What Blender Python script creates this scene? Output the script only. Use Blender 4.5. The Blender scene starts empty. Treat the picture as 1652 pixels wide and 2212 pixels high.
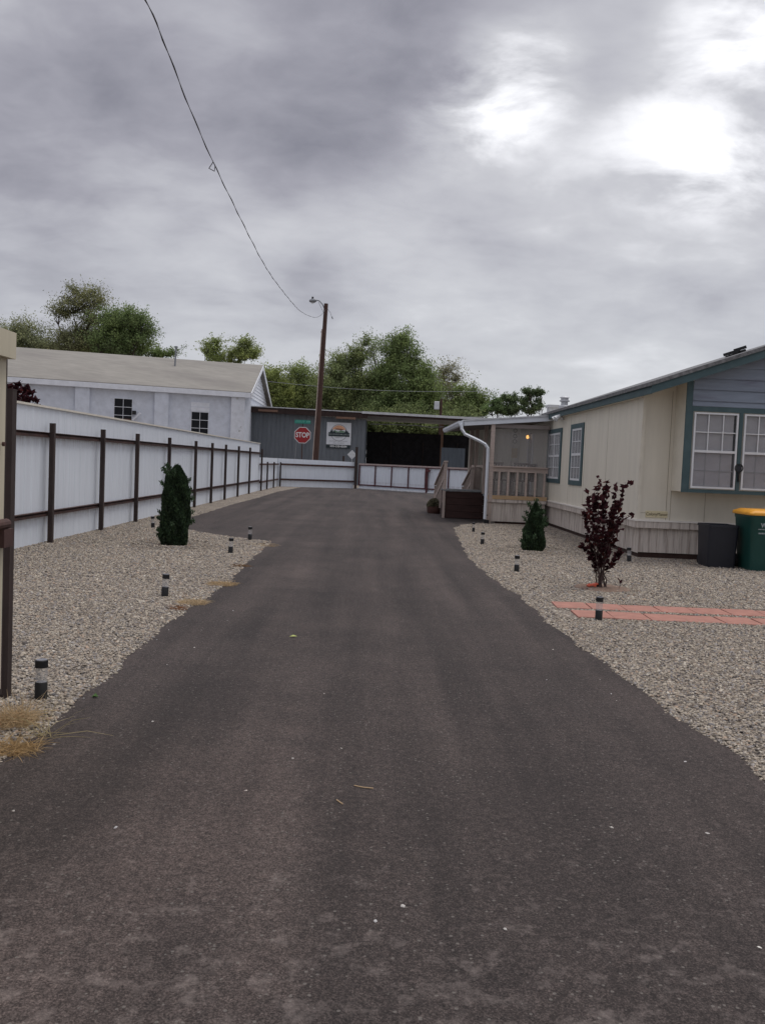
import bpy, math, random
import numpy as np
from mathutils import Vector, Matrix
random.seed(7); rng = np.random.default_rng(11)
S = bpy.context.scene; COL = S.collection
# ---------------------------------------------------------------- survey helpers (site measured once from the camera station)
F, CX, CY, H = 1900., 826., 1106., 1.6
_Y = np.array([-18., 106., -F]); _Y /= np.linalg.norm(_Y)
_h = np.array([1, -.042, 0.]); _h /= np.linalg.norm(_h)
_Z = np.cross(_h, _Y); _Z /= np.linalg.norm(_Z)
if _Z[1] < 0: _Z = -_Z
_X = np.cross(_Y, _Z); RW = np.array([_X, _Y, _Z]); CAM = np.array([0, 0, H])
def ray(x, y): return RW @ np.array([x-CX, CY-y, -F])
def gnd(x, y, z=0):
    d = ray(x, y); return Vector(CAM + d*((z-H)/d[2]))
def atY(x, y, Y):
    d = ray(x, y); return Vector(CAM + d*(Y/d[1]))
def atX(x, y, X):
    d = ray(x, y); return Vector(CAM + d*(X/d[0]))
# ---------------------------------------------------------------- object helpers
def tag(o, label=None, cat=None, group=None, kind=None):
    if label: o['label'] = label
    if cat: o['category'] = cat
    if group: o['group'] = group
    if kind: o['kind'] = kind
    return o
def thing(name, loc, label, cat, group=None):
    o = bpy.data.objects.new(name, None); o.empty_display_size = .2; COL.objects.link(o)
    o.location = loc; return tag(o, label, cat, group)
def origin(o):
    v = Vector((0, 0, 0))
    while o is not None: v += o.location; o = o.parent
    return v
class MB:
    def __init__(s): s.v = []; s.f = []
    def add(s, vs, fs):
        n = len(s.v); s.v += [tuple(v) for v in vs]; s.f += [tuple(i+n for i in f) for f in fs]; return s
    def box(s, x0, x1, y0, y1, z0, z1):
        return s.add([(x0,y0,z0),(x1,y0,z0),(x1,y1,z0),(x0,y1,z0),(x0,y0,z1),(x1,y0,z1),(x1,y1,z1),(x0,y1,z1)],
            [(0,3,2,1),(4,5,6,7),(0,1,5,4),(1,2,6,5),(2,3,7,6),(3,0,4,7)])
    def bar(s, a, b, w, h, up=(0,0,1)):
        a = Vector(a); b = Vector(b); d = (b-a).normalized(); up = Vector(up)
        if abs(d.dot(up)) > .98: up = Vector((0,1,0))
        r = d.cross(up).normalized(); u = r.cross(d).normalized(); r *= w/2; u *= h/2
        vs = [p+q for p in (a, b) for q in (-r-u, r-u, r+u, -r+u)]
        return s.add(vs, [(0,1,2,3),(7,6,5,4),(0,4,5,1),(1,5,6,2),(2,6,7,3),(3,7,4,0)])
    def prism(s, poly, ax, a, b):
        n = len(poly)
        def mk(p, t): return {'x':(t,p[0],p[1]),'y':(p[0],t,p[1]),'z':(p[0],p[1],t)}[ax]
        vs = [mk(p, a) for p in poly]+[mk(p, b) for p in poly]
        fs = [tuple(range(n))[::-1], tuple(range(n, 2*n))]+[(i,(i+1)%n,n+(i+1)%n,n+i) for i in range(n)]
        return s.add(vs, fs)
    def tube(s, path, rad, n=8, cap=True):
        path = [Vector(p) for p in path]; m = len(path)
        if not hasattr(rad, '__len__'): rad = [rad]*m
        vs = []; fs = []; u = None
        for i, p in enumerate(path):
            d = (path[min(i+1, m-1)]-path[max(i-1, 0)]).normalized()
            if u is None:
                u = d.cross(Vector((0,0,1)) if abs(d.z) < .9 else Vector((1,0,0))).normalized()
            else:
                u = u-d*u.dot(d); u = u.normalized() if u.length > 1e-6 else d.orthogonal().normalized()
            w = d.cross(u)
            for k in range(n):
                a = 2*math.pi*k/n; vs.append(p+(u*math.cos(a)+w*math.sin(a))*rad[i])
        for i in range(m-1):
            for k in range(n):
                fs.append((i*n+k, i*n+(k+1)%n, (i+1)*n+(k+1)%n, (i+1)*n+k))
        if cap: fs += [tuple(range(n))[::-1], tuple(range((m-1)*n, m*n))]
        return s.add(vs, fs)
    def lathe(s, prof, n=20, c=(0,0,0)):
        vs = [(c[0]+r*math.cos(2*math.pi*k/n), c[1]+r*math.sin(2*math.pi*k/n), c[2]+z) for r, z in prof for k in range(n)]
        m = len(prof)
        fs = [(i*n+k, i*n+(k+1)%n, (i+1)*n+(k+1)%n, (i+1)*n+k) for i in range(m-1) for k in range(n)]
        fs += [tuple(range(n))[::-1], tuple(range((m-1)*n, m*n))]
        return s.add(vs, fs)
    def ribbed(s, p0, p1, z0, z1, pitch, depth, rib=.25, zb1=None, zt1=None, th=.004):
        """vertical ribbed metal sheet from p0 to p1 (plan); ribs stick out on the right hand of p0->p1"""
        p0 = Vector((p0[0], p0[1])); p1 = Vector((p1[0], p1[1])); L = (p1-p0).length; d = (p1-p0)/L; nrm = Vector((d.y, -d.x))
        zt1 = z1 if zt1 is None else zt1; zb1 = z0 if zb1 is None else zb1
        pts = []; t = 0
        while t < L:
            for q, o in ((0,0),(pitch*(1-rib*1.6),0),(pitch*(1-rib*1.25),depth),(pitch*(1-rib*.35),depth)):
                if t+q < L: pts.append((t+q, o))
            t += pitch
        pts.append((L, 0)); vs = []; fs = []
        for a, o in pts:
            q = p0+d*a+nrm*o; k = a/L
            vs += [(q.x, q.y, z0+(zb1-z0)*k), (q.x, q.y, z1+(zt1-z1)*k)]
        m = len(pts)
        fs = [(2*i, 2*i+2, 2*i+3, 2*i+1) for i in range(m-1)]
        n0 = len(vs)
        for a, o in pts:
            q = p0+d*a+nrm*(o-th); k = a/L
            vs += [(q.x, q.y, z0+(zb1-z0)*k), (q.x, q.y, z1+(zt1-z1)*k)]
        fs += [(n0+2*i+1, n0+2*i+3, n0+2*i+2, n0+2*i) for i in range(m-1)]
        fs += [(2*i+1, 2*i+3, n0+2*i+3, n0+2*i+1) for i in range(m-1)]
        return s.add(vs, fs)
    def build(s, name, mat, parent=None, smooth=False, bevel=0):
        o0 = origin(parent) if parent is not None else Vector((0,0,0))
        me = bpy.data.meshes.new(name); me.from_pydata([(v[0]-o0.x, v[1]-o0.y, v[2]-o0.z) for v in s.v], [], s.f)
        me.materials.append(mat); me.update()
        if smooth:
            me.polygons.foreach_set('use_smooth', [True]*len(me.polygons))
            try: me.set_sharp_from_angle(angle=math.radians(40))
            except Exception: pass
        o = bpy.data.objects.new(name, me); COL.objects.link(o)
        if parent is not None: o.parent = parent
        if bevel:
            b = o.modifiers.new('bevel', 'BEVEL'); b.width = bevel; b.segments = 2; b.limit_method = 'ANGLE'
        return o
def copy_tree(o, parent=None):
    c = o.copy(); COL.objects.link(c)
    if parent is not None: c.parent = parent
    for ch in list(o.children): copy_tree(ch, c)
    return c
def at_origin(parent):  # things built in local space at world origin
    return parent
def text(name, s, size, mat, parent, org, xd=(1,0,0), up=(0,0,1), bold=0, sx=1., ext=.0015):
    cu = bpy.data.curves.new('t', 'FONT'); cu.body = s; cu.size = size; cu.align_x = 'CENTER'; cu.align_y = 'CENTER'
    cu.extrude = ext; cu.offset = bold; cu.resolution_u = 3
    o = bpy.data.objects.new('t', cu); COL.objects.link(o)
    dg = bpy.context.evaluated_depsgraph_get(); me = bpy.data.meshes.new_from_object(o.evaluated_get(dg))
    bpy.data.objects.remove(o); me.name = name
    xd = Vector(xd); up = Vector(up); nz = xd.cross(up); org = Vector(org)-(origin(parent) if parent is not None else Vector((0,0,0)))
    for v in me.vertices: v.co = org+xd*(v.co.x*sx)+up*v.co.y+nz*v.co.z
    me.materials.clear(); me.materials.append(mat)
    o = bpy.data.objects.new(name, me); COL.objects.link(o); o.parent = parent; return o
# ---------------------------------------------------------------- materials
def newmat(name):
    m = bpy.data.materials.new(name); m.use_nodes = True; nt = m.node_tree
    return m, nt, nt.nodes['Principled BSDF']
def nd(nt, t, **kw):
    n = nt.nodes.new(t)
    for k, v in kw.items():
        if k in n.inputs: n.inputs[k].default_value = v
        else: setattr(n, k, v)
    return n
def ramp(nt, fac, stops):
    r = nt.nodes.new('ShaderNodeValToRGB'); e = r.color_ramp.elements
    while len(e) < len(stops): e.new(.5)
    for i, (p, c) in enumerate(stops):
        e[i].position = p; e[i].color = (*c, 1) if len(c) == 3 else c
    nt.links.new(fac, r.inputs['Fac']); return r.outputs['Color']
def mixc(nt, a, b, fac, mode='MIX'):
    n = nt.nodes.new('ShaderNodeMix'); n.data_type = 'RGBA'; n.blend_type = mode
    for i, v in ((0, fac), (6, a), (7, b)):
        if hasattr(v, 'links') or hasattr(v, 'is_linked'): nt.links.new(v, n.inputs[i])
        elif i == 0: n.inputs[0].default_value = v
        else: n.inputs[i].default_value = (*v, 1)
    return n.outputs[2]
def coords(nt, stretch=(1,1,1)):
    tc = nt.nodes.new('ShaderNodeTexCoord'); mp = nt.nodes.new('ShaderNodeMapping'); mp.inputs['Scale'].default_value = stretch
    g = nt.nodes.new('ShaderNodeNewGeometry'); nt.links.new(g.outputs['Position'], mp.inputs['Vector']); return mp.outputs['Vector']
def noise(nt, vec, scale, detail=4, rough=.6):
    n = nd(nt, 'ShaderNodeTexNoise'); n.inputs['Scale'].default_value = scale; n.inputs['Detail'].default_value = detail; n.inputs['Roughness'].default_value = rough
    nt.links.new(vec, n.inputs['Vector']); return n.outputs['Fac']
def bump(nt, p, h, st, dist=.01):
    b = nd(nt, 'ShaderNodeBump'); b.inputs['Strength'].default_value = st; b.inputs['Distance'].default_value = dist
    nt.links.new(h, b.inputs['Height']); nt.links.new(b.outputs['Normal'], p.inputs['Normal'])
def M(name, c, rough=.7, var=.25, scale=5, stretch=(1,1,1), bp=.2, bscale=60, metal=0, c2=None, c2scale=2, c2lo=.55, c2hi=.75, bdist=.004, spec=.4):
    m, nt, p = newmat(name); v = coords(nt, stretch)
    n1 = noise(nt, v, scale, 6, .65)
    lo = tuple(x*(1-var) for x in c); hi = tuple(min(1, x*(1+var)) for x in c)
    col = ramp(nt, n1, [(.3, lo), (.7, hi)])
    if c2:
        n2 = noise(nt, v, c2scale, 8, .7)
        col = mixc(nt, col, c2, ramp(nt, n2, [(c2lo, (0,0,0)), (c2hi, (1,1,1))]))
    nt.links.new(col, p.inputs['Base Color']); p.inputs['Roughness'].default_value = rough; p.inputs['Metallic'].default_value = metal
    p.inputs['Specular IOR Level'].default_value = spec
    if bp: bump(nt, p, noise(nt, v, bscale, 3), bp, bdist)
    return m
mt = {}
mt['fence'] = M('white_fence_metal', (.67,.71,.77), .5, .06, 1.2, (6,6,.6), .05, 20, c2=(.46,.45,.45), c2scale=1.6, c2lo=.62, c2hi=.86)
m = mt['fence']; nt = m.node_tree; p = nt.nodes['Principled BSDF']; old = p.inputs['Base Color'].links[0].from_socket   # rust drips under the rails
g_ = coords(nt, (1,1,1)); sp_ = nd(nt, 'ShaderNodeSeparateXYZ'); nt.links.new(g_, sp_.inputs[0]); dr_ = noise(nt, coords(nt, (9,9,.7)), 2.2, 4, .7)
def band(z0, z1):
    a = nd(nt, 'ShaderNodeMapRange'); a.inputs['From Min'].default_value = z0; a.inputs['From Max'].default_value = z1; nt.links.new(sp_.outputs['Z'], a.inputs['Value'])
    b = nd(nt, 'ShaderNodeMath', operation='LESS_THAN'); nt.links.new(sp_.outputs['Z'], b.inputs[0]); b.inputs[1].default_value = z1
    c_ = nd(nt, 'ShaderNodeMath', operation='MULTIPLY'); nt.links.new(a.outputs[0], c_.inputs[0]); nt.links.new(b.outputs[0], c_.inputs[1]); return c_.outputs[0]
ad_ = nd(nt, 'ShaderNodeMath', operation='ADD'); nt.links.new(band(1.58,1.81), ad_.inputs[0]); nt.links.new(band(.28,.47), ad_.inputs[1])
ml_ = nd(nt, 'ShaderNodeMath', operation='MULTIPLY'); nt.links.new(ad_.outputs[0], ml_.inputs[0]); nt.links.new(ramp(nt, dr_, [(.42, (0,0,0)), (.66, (.5,.5,.5))]), ml_.inputs[1])
nt.links.new(mixc(nt, old, (.21,.15,.125), ml_.outputs[0]), p.inputs['Base Color'])
mt['cap'] = M('cream_cap_metal', (.66,.62,.54), .5, .1, 3, bp=0)
mt['rust'] = M('rusty_steel', (.060,.030,.026), .75, .5, 6, (1,1,.4), .3, 90, c2=(.085,.038,.024), c2scale=5)
mt['darkpost'] = M('dark_steel_post', (.038,.025,.022), .7, .4, 8, (1,1,.3), .3, 90, c2=(.055,.030,.022), c2scale=6)
mt['redsteel'] = M('oxide_red_steel', (.085,.024,.028), .65, .3, 8, bp=.1)
mt['gaterail'] = M('faded_pink_rail', (.40,.32,.30), .7, .2, 10, bp=.1, c2=(.20,.10,.09), c2scale=6)
mt['beige'] = M('beige_gate_sheet', (.54,.49,.37), .6, .12, 2, (3,3,.5), .05, 30, c2=(.27,.19,.12), c2scale=3, c2lo=.7, c2hi=.9)
mt['whitewall'] = M('white_painted_block', (.565,.595,.665), .85, .12, 2.5, bp=.4, bscale=35, c2=(.47,.49,.55), c2scale=1.3, c2lo=.6, c2hi=.85)
mt['whitetrim'] = M('white_trim_paint', (.66,.68,.73), .6, .1, 3, bp=.05)
mt['peel'] = M('peeling_white_paint', (.60,.62,.67), .85, .12, 3, bp=.4, bscale=30, c2=(.30,.29,.28), c2scale=2.2, c2lo=.58, c2hi=.66)
mt['rollroof'] = M('grey_roll_roofing', (.235,.222,.20), .95, .14, 3, (.3,1,1), .3, 60, c2=(.18,.168,.155), c2scale=.5, c2lo=.45, c2hi=.7)
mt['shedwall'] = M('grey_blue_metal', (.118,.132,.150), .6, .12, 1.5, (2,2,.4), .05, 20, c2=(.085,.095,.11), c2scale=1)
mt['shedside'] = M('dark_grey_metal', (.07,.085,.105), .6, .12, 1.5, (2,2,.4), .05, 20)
mt['darkbeam'] = M('dark_brown_beam', (.030,.017,.015), .85, .4, 4)
mt['tanwood'] = M('weathered_tan_board', (.17,.10,.07), .8, .25, 5, (.5,3,3))
mt['galv'] = M('galvanised_sheet', (.48,.49,.51), .5, .15, 4, metal=.3, bp=.1)
mt['blackmesh'] = M('black_shade_cloth', (.012,.011,.013), .95, .6, 3, bp=.3, bscale=20)
mt['pole'] = M('creosote_pole_wood', (.062,.032,.025), .85, .4, 4, (6,6,.4), .5, 40, c2=(.04,.022,.018), c2scale=3)
mt['conduit'] = M('pale_conduit', (.42,.34,.30), .6, .15, 4, bp=0)
mt['lampgrey'] = M('grey_lamp_metal', (.22,.23,.25), .45, .1, 5, metal=.3, bp=0)
mt['cable'] = M('black_cable', (.06,.06,.065), .6, .2, 5, bp=0)
mt['wirelight'] = M('grey_wire', (.25,.26,.28), .5, .1, 5, bp=0)
mt['cream'] = M('cream_vinyl_panel', (.63,.59,.505), .6, .07, 1.3, (3,3,.4), .12, 80, c2=(.50,.44,.34), c2scale=1.1, c2lo=.62, c2hi=.85)
mt['seam'] = M('cream_seam', (.27,.23,.17), .8, .2, 6, bp=0)
mt['creamtrim'] = M('cream_trim', (.62,.58,.495), .6, .08, 3, bp=.05)
mt['ledge'] = M('pale_ledge_trim', (.70,.665,.62), .55, .08, 3, bp=.05)
mt['skirt'] = M('stained_skirting', (.54,.485,.44), .65, .14, 5, (5,5,.25), .1, 60, c2=(.21,.165,.14), c2scale=3.2, c2lo=.48, c2hi=.70)
mt['gap'] = M('dark_gap_shade', (.035,.018,.014), .95, .3, 8)  # shade of the open gap under the skirting, put into the colour
mt['green'] = M('faded_green_paint', (.050,.088,.098), .65, .16, 4, bp=.15, bscale=40, c2=(.08,.115,.12), c2scale=3)
mt['shingle'] = M('grey_shingle', (.15,.15,.155), .95, .45, 14, bp=.6, bscale=60, c2=(.28,.28,.28), c2scale=9)
mt['siding'] = M('blue_grey_siding', (.190,.222,.278), .7, .14, 2.5, (.6,1,4), .1, 60, c2=(.145,.155,.205), c2scale=2, c2lo=.5, c2hi=.7)
mt['frame'] = M('white_window_frame', (.62,.63,.65), .5, .06, 5, bp=0)
mt['blind'] = M('grey_blind', (.84,.82,.86), .7, .08, 5, bp=0)
mt['curtain'] = M('pale_curtain', (.66,.67,.70), .8, .12, 5, (8,8,.3), bp=0)
mt['dark'] = M('dark_interior', (.015,.014,.016), .9, .3, 3)
mt['black'] = M('black_plastic', (.008,.008,.009), .6, .2, 8, bp=.05)
mt['capgrey'] = M('grey_solar_cell', (.17,.17,.19), .3, .1, 20, bp=0)
mt['binblue'] = M('charcoal_bin_plastic', (.014,.015,.022), .5, .15, 3, bp=.2, bscale=90)
mt['bingreen'] = M('dark_green_bin_plastic', (.012,.060,.052), .42, .15, 3, bp=.2, bscale=90)
mt['binlid'] = M('amber_lid_plastic', (.72,.33,.035), .45, .12, 4, bp=.05)
mt['white'] = M('white_paint', (.62,.63,.64), .5, .06, 6, bp=0)
mt['whitemetal'] = M('white_gutter_metal', (.62,.65,.70), .4, .06, 4, bp=0)
mt['red'] = M('red_sign_sheet', (.27,.012,.016), .45, .1, 5, bp=0)
mt['signgreen'] = M('green_sign_sheet', (.012,.19,.145), .45, .1, 5, bp=0)
mt['signpale'] = M('pale_green_marks', (.12,.34,.28), .5, .1, 5, bp=0)
mt['signwhite'] = M('white_sign_panel', (.58,.60,.64), .5, .05, 5, bp=0)
mt['ink'] = M('dark_ink', (.012,.022,.027), .5, .1, 5, bp=0)
mt['greyink'] = M('grey_ink', (.16,.16,.18), .5, .1, 5, bp=0)
mt['orange'] = M('peach_ink', (.62,.33,.20), .5, .15, 9, bp=0)
mt['signhill'] = M('brown_ink', (.22,.10,.06), .5, .15, 9, bp=0)
mt['signhillg'] = M('sage_ink', (.13,.22,.15), .5, .2, 9, bp=0)
mt['inkpale'] = M('pale_ink', (.32,.36,.37), .5, .1, 5, bp=0)
mt['wood'] = M('weathered_wood', (.40,.325,.285), .85, .2, 5, (6,6,.6), .2, 60)
mt['woodpale'] = M('pinkish_rail_wood', (.44,.36,.32), .85, .18, 5, (1,6,6), .2, 60)
mt['woodgold'] = M('golden_board', (.42,.29,.17), .8, .15, 5, (1,6,6), .2, 60)
mt['browntimber'] = M('dark_brown_timber', (.040,.018,.015), .8, .35, 4, (.6,4,4), .35, 50)
mt['deck'] = M('grey_deck_board', (.17,.18,.185), .8, .2, 5, (1,8,1), .2, 60)
mt['porchwall'] = M('porch_grooved_siding', (.68,.66,.59), .7, .1, 3, (4,4,.4), bp=.1)
mt['soffit'] = M('porch_ceiling', (.20,.17,.16), .8, .1, 3, bp=.1)
mt['paver'] = M('terracotta_paver', (.315,.152,.118), .9, .16, 7, bp=.3, bscale=120, c2=(.30,.165,.135), c2scale=4, c2lo=.6, c2hi=.85)
mt['terra'] = M('old_brown_pot', (.085,.040,.032), .8, .3, 6)
mt['bark'] = M('brown_bark', (.06,.045,.037), .95, .4, 6, (1,1,.3), .6, 30)
mt['stem'] = M('purple_brown_stem', (.065,.042,.038), .9, .3, 8)
mt['straw'] = M('dry_straw', (.50,.34,.17), .9, .3, 12, bp=0)
mt['soil'] = M('brown_soil', (.17,.115,.085), .95, .3, 14, bp=.8, bscale=60)
mt['plate'] = M('yellowed_plate', (.60,.53,.35), .6, .1, 8, bp=0)
mt['plateink'] = M('olive_plate_ink', (.07,.055,.03), .6, .1, 8, bp=0)
mt['twig'] = M('dry_twig', (.42,.30,.18), .9, .2, 9, bp=0)
mt['yellow'] = M('ochre_cloth', (.40,.28,.06), .9, .2, 6, bp=0)
def attr_mat(name, rough, transl=0, spec=.3):
    m, nt, p = newmat(name); a = nd(nt, 'ShaderNodeAttribute', attribute_name='col'); nt.links.new(a.outputs['Color'], p.inputs['Base Color'])
    p.inputs['Roughness'].default_value = rough; p.inputs['Specular IOR Level'].default_value = spec
    if transl:
        t = nd(nt, 'ShaderNodeBsdfTranslucent'); nt.links.new(a.outputs['Color'], t.inputs['Color'])
        mx = nd(nt, 'ShaderNodeMixShader'); mx.inputs[0].default_value = transl
        out = nt.nodes['Material Output']; nt.links.new(p.outputs[0], mx.inputs[1]); nt.links.new(t.outputs[0], mx.inputs[2]); nt.links.new(mx.outputs[0], out.inputs[0])
    return m
mt['leaf'] = attr_mat('leaf_foliage', .9, .5, .08); mt['stone'] = attr_mat('gravel_stone', .9, 0, .2); mt['needle'] = attr_mat('evergreen_spray', .7, .15)
def glassmat(name, tint, alpha, rough=.03):
    m, nt, p = newmat(name); out = nt.nodes['Material Output']
    p.inputs['Base Color'].default_value = (*tint, 1); p.inputs['Roughness'].default_value = rough; p.inputs['Specular IOR Level'].default_value = .6
    t = nd(nt, 'ShaderNodeBsdfTransparent'); mx = nd(nt, 'ShaderNodeMixShader'); mx.inputs[0].default_value = alpha
    nt.links.new(t.outputs[0], mx.inputs[1]); nt.links.new(p.outputs[0], mx.inputs[2]); nt.links.new(mx.outputs[0], out.inputs[0]); return m
mt['glass'] = glassmat('window_glass', (.05,.055,.06), .26); mt['darkglass'] = M('dark_window_glass', (.010,.011,.014), .35, .2, 3, bp=0, spec=.15)
mt['screen'] = glassmat('insect_screen', (.12,.12,.13), .30, .7); mt['clear'] = glassmat('clear_plastic', (.55,.55,.55), .28, .12)
mt['porchscreen'] = glassmat('porch_screen', (.44,.42,.41), .26, .8)
m, nt, p = newmat('lit_bulb'); p.inputs['Base Color'].default_value = (1,.6,.2,1); p.inputs['Emission Color'].default_value = (1,.50,.13,1); p.inputs['Emission Strength'].default_value = 1.8; mt['bulb'] = m
# asphalt
m, nt, p = newmat('asphalt'); v = coords(nt)
fine = noise(nt, v, 150, 3, .7); med = noise(nt, v, 32, 5, .7); big = noise(nt, v, .55, 4, .55); big2 = noise(nt, v, 2.4, 5, .6)
vs_ = coords(nt, (2.3,.13,1)); streak = noise(nt, vs_, 1.0, 5, .55)
c = ramp(nt, fine, [(.30, (.0098,.0074,.0070)), (.50, (.0365,.0297,.0280)), (.74, (.106,.089,.083))])
c = mixc(nt, c, ramp(nt, med, [(.3, (.60,.60,.60)), (.7, (1.42,1.40,1.38))]), 1, 'MULTIPLY')
c = mixc(nt, c, ramp(nt, big, [(.3, (.80,.79,.80)), (.72, (1.26,1.24,1.23))]), 1, 'MULTIPLY')
c = mixc(nt, c, ramp(nt, streak, [(.33, (.68,.67,.68)), (.7, (1.42,1.39,1.37))]), 1, 'MULTIPLY')
c = mixc(nt, c, ramp(nt, big2, [(.3, (.88,.88,.88)), (.72, (1.16,1.15,1.13))]), 1, 'MULTIPLY')
dk = noise(nt, v, 1.7, 7, .72); c = mixc(nt, c, (.45,.43,.42), ramp(nt, dk, [(.69, (0,0,0)), (.76, (1,1,1))]), 'MULTIPLY')
vm_ = coords(nt, (1.0,2.6,1)); mk = noise(nt, vm_, 13, 5, .7)
# dusty scuffs, thicker towards the street end of the drive
sep = nd(nt, 'ShaderNodeSeparateXYZ'); nt.links.new(v, sep.inputs[0])
mr = nd(nt, 'ShaderNodeMapRange'); mr.inputs['From Min'].default_value = 1.9; mr.inputs['From Max'].default_value = 4.6; mr.inputs['To Min'].default_value = .20; mr.inputs['To Max'].default_value = 0
nt.links.new(sep.outputs['Y'], mr.inputs['Value'])
scuff = noise(nt, v, 7.5, 6, .75); ad = nd(nt, 'ShaderNodeMath', operation='ADD'); nt.links.new(scuff, ad.inputs[0]); nt.links.new(mr.outputs[0], ad.inputs[1])
c = mixc(nt, c, (.18,.15,.138), ramp(nt, ad.outputs[0], [(.66, (0,0,0)), (.90, (.75,.75,.75))]))
c = mixc(nt, c, (.165,.14,.13), ramp(nt, mk, [(.71, (0,0,0)), (.80, (.6,.6,.6))]))
mpd = nd(nt, 'ShaderNodeMapping'); mpd.vector_type = 'TEXTURE'; mpd.inputs['Location'].default_value = (-.75,3.5,0); mpd.inputs['Rotation'].default_value = (0,0,math.radians(-14)); mpd.inputs['Scale'].default_value = (.75,1.9,1); nt.links.new(v, mpd.inputs['Vector'])
ln = nd(nt, 'ShaderNodeVectorMath', operation='LENGTH'); nt.links.new(mpd.outputs[0], ln.inputs[0])   # dust tracked in on one wheel path
dn = nd(nt, 'ShaderNodeMath', operation='SUBTRACT'); nt.links.new(noise(nt, v, 2.6, 6, .65), dn.inputs[0]); ls_ = nd(nt, 'ShaderNodeMath', operation='MULTIPLY'); nt.links.new(ln.outputs['Value'], ls_.inputs[0]); ls_.inputs[1].default_value = .42; nt.links.new(ls_.outputs[0], dn.inputs[1])
c = mixc(nt, c, mixc(nt, c, (1.75,1.70,1.66), 1, 'MULTIPLY'), ramp(nt, dn.outputs[0], [(.0, (0,0,0)), (.50, (.62,.62,.62))]))
vo = nd(nt, 'ShaderNodeTexVoronoi'); vo.inputs['Scale'].default_value = 55; nt.links.new(v, vo.inputs['Vector'])
sc = nd(nt, 'ShaderNodeSeparateColor'); nt.links.new(vo.outputs['Color'], sc.inputs[0])
gt = nd(nt, 'ShaderNodeMath', operation='GREATER_THAN'); nt.links.new(sc.outputs[0], gt.inputs[0]); gt.inputs[1].default_value = .93
lt = nd(nt, 'ShaderNodeMath', operation='LESS_THAN'); nt.links.new(vo.outputs['Distance'], lt.inputs[0]); lt.inputs[1].default_value = .33
mu = nd(nt, 'ShaderNodeMath', operation='MULTIPLY'); nt.links.new(gt.outputs[0], mu.inputs[0]); nt.links.new(lt.outputs[0], mu.inputs[1])
mu2 = nd(nt, 'ShaderNodeMath', operation='MULTIPLY'); nt.links.new(mu.outputs[0], mu2.inputs[0]); mu2.inputs[1].default_value = .55
c = mixc(nt, c, (.17,.155,.14), mu2.outputs[0])
nt.links.new(c, p.inputs['Base Color']); p.inputs['Roughness'].default_value = .88; p.inputs['Specular IOR Level'].default_value = .3
mxn = nd(nt, 'ShaderNodeMath', operation='ADD'); nt.links.new(fine, mxn.inputs[0]); nt.links.new(med, mxn.inputs[1])
bump(nt, p, mxn.outputs[0], .75, .006); mt['asphalt'] = m
# gravel bed
m, nt, p = newmat('gravel_bed'); v = coords(nt)
vo = nd(nt, 'ShaderNodeTexVoronoi'); vo.inputs['Scale'].default_value = 42; nt.links.new(v, vo.inputs['Vector'])
sc = nd(nt, 'ShaderNodeSeparateColor'); nt.links.new(vo.outputs['Color'], sc.inputs[0])
STN = [(.0, (.12,.105,.098)), (.2, (.23,.20,.172)), (.4, (.34,.29,.24)), (.6, (.43,.375,.305)), (.8, (.33,.305,.29)), (1, (.54,.49,.42))]
c = ramp(nt, sc.outputs[0], STN)
c = mixc(nt, c, ramp(nt, vo.outputs['Distance'], [(.3, (1,1,1)), (.8, (.55,.53,.51))]), 1, 'MULTIPLY')
c = mixc(nt, c, ramp(nt, noise(nt, v, 1.1, 5, .6), [(.3, (.84,.83,.83)), (.7, (1.14,1.12,1.08))]), 1, 'MULTIPLY')
c = mixc(nt, c, (.86,.86,.86), 1, 'MULTIPLY')
nt.links.new(c, p.inputs['Base Color']); p.inputs['Roughness'].default_value = .95; p.inputs['Specular IOR Level'].default_value = .2
inv = nd(nt, 'ShaderNodeMath', operation='SUBTRACT'); inv.inputs[0].default_value = 1; nt.links.new(vo.outputs['Distance'], inv.inputs[1])
bump(nt, p, inv.outputs[0], .9, .02); mt['gravel'] = m
# ---------------------------------------------------------------- world, sun, camera
SUN = Vector((.28, .12, .95)).normalized()
w = bpy.data.worlds.new('World'); S.world = w; w.use_nodes = True; nt = w.node_tree; bg = nt.nodes['Background']
sky = nd(nt, 'ShaderNodeTexSky', sky_type='NISHITA', sun_disc=False); sky.sun_elevation = math.asin(SUN.z); sky.sun_rotation = math.atan2(SUN.x, SUN.y)
tc = nd(nt, 'ShaderNodeTexCoord'); dirv = tc.outputs['Generated']
sp = nd(nt, 'ShaderNodeSeparateXYZ'); nt.links.new(dirv, sp.inputs[0])
def mth(op, a, b=None, clamp=False):
    n = nd(nt, 'ShaderNodeMath', operation=op); n.use_clamp = clamp
    for i, q in enumerate((a, b)):
        if q is None: continue
        if isinstance(q, (int, float)): n.inputs[i].default_value = q
        else: nt.links.new(q, n.inputs[i])
    return n.outputs[0]
zz = mth('ADD', mth('MAXIMUM', sp.outputs[2], 0), .30)
cb = nd(nt, 'ShaderNodeCombineXYZ'); nt.links.new(mth('DIVIDE', sp.outputs[0], zz), cb.inputs[0]); nt.links.new(mth('DIVIDE', sp.outputs[1], zz), cb.inputs[1])
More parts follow.
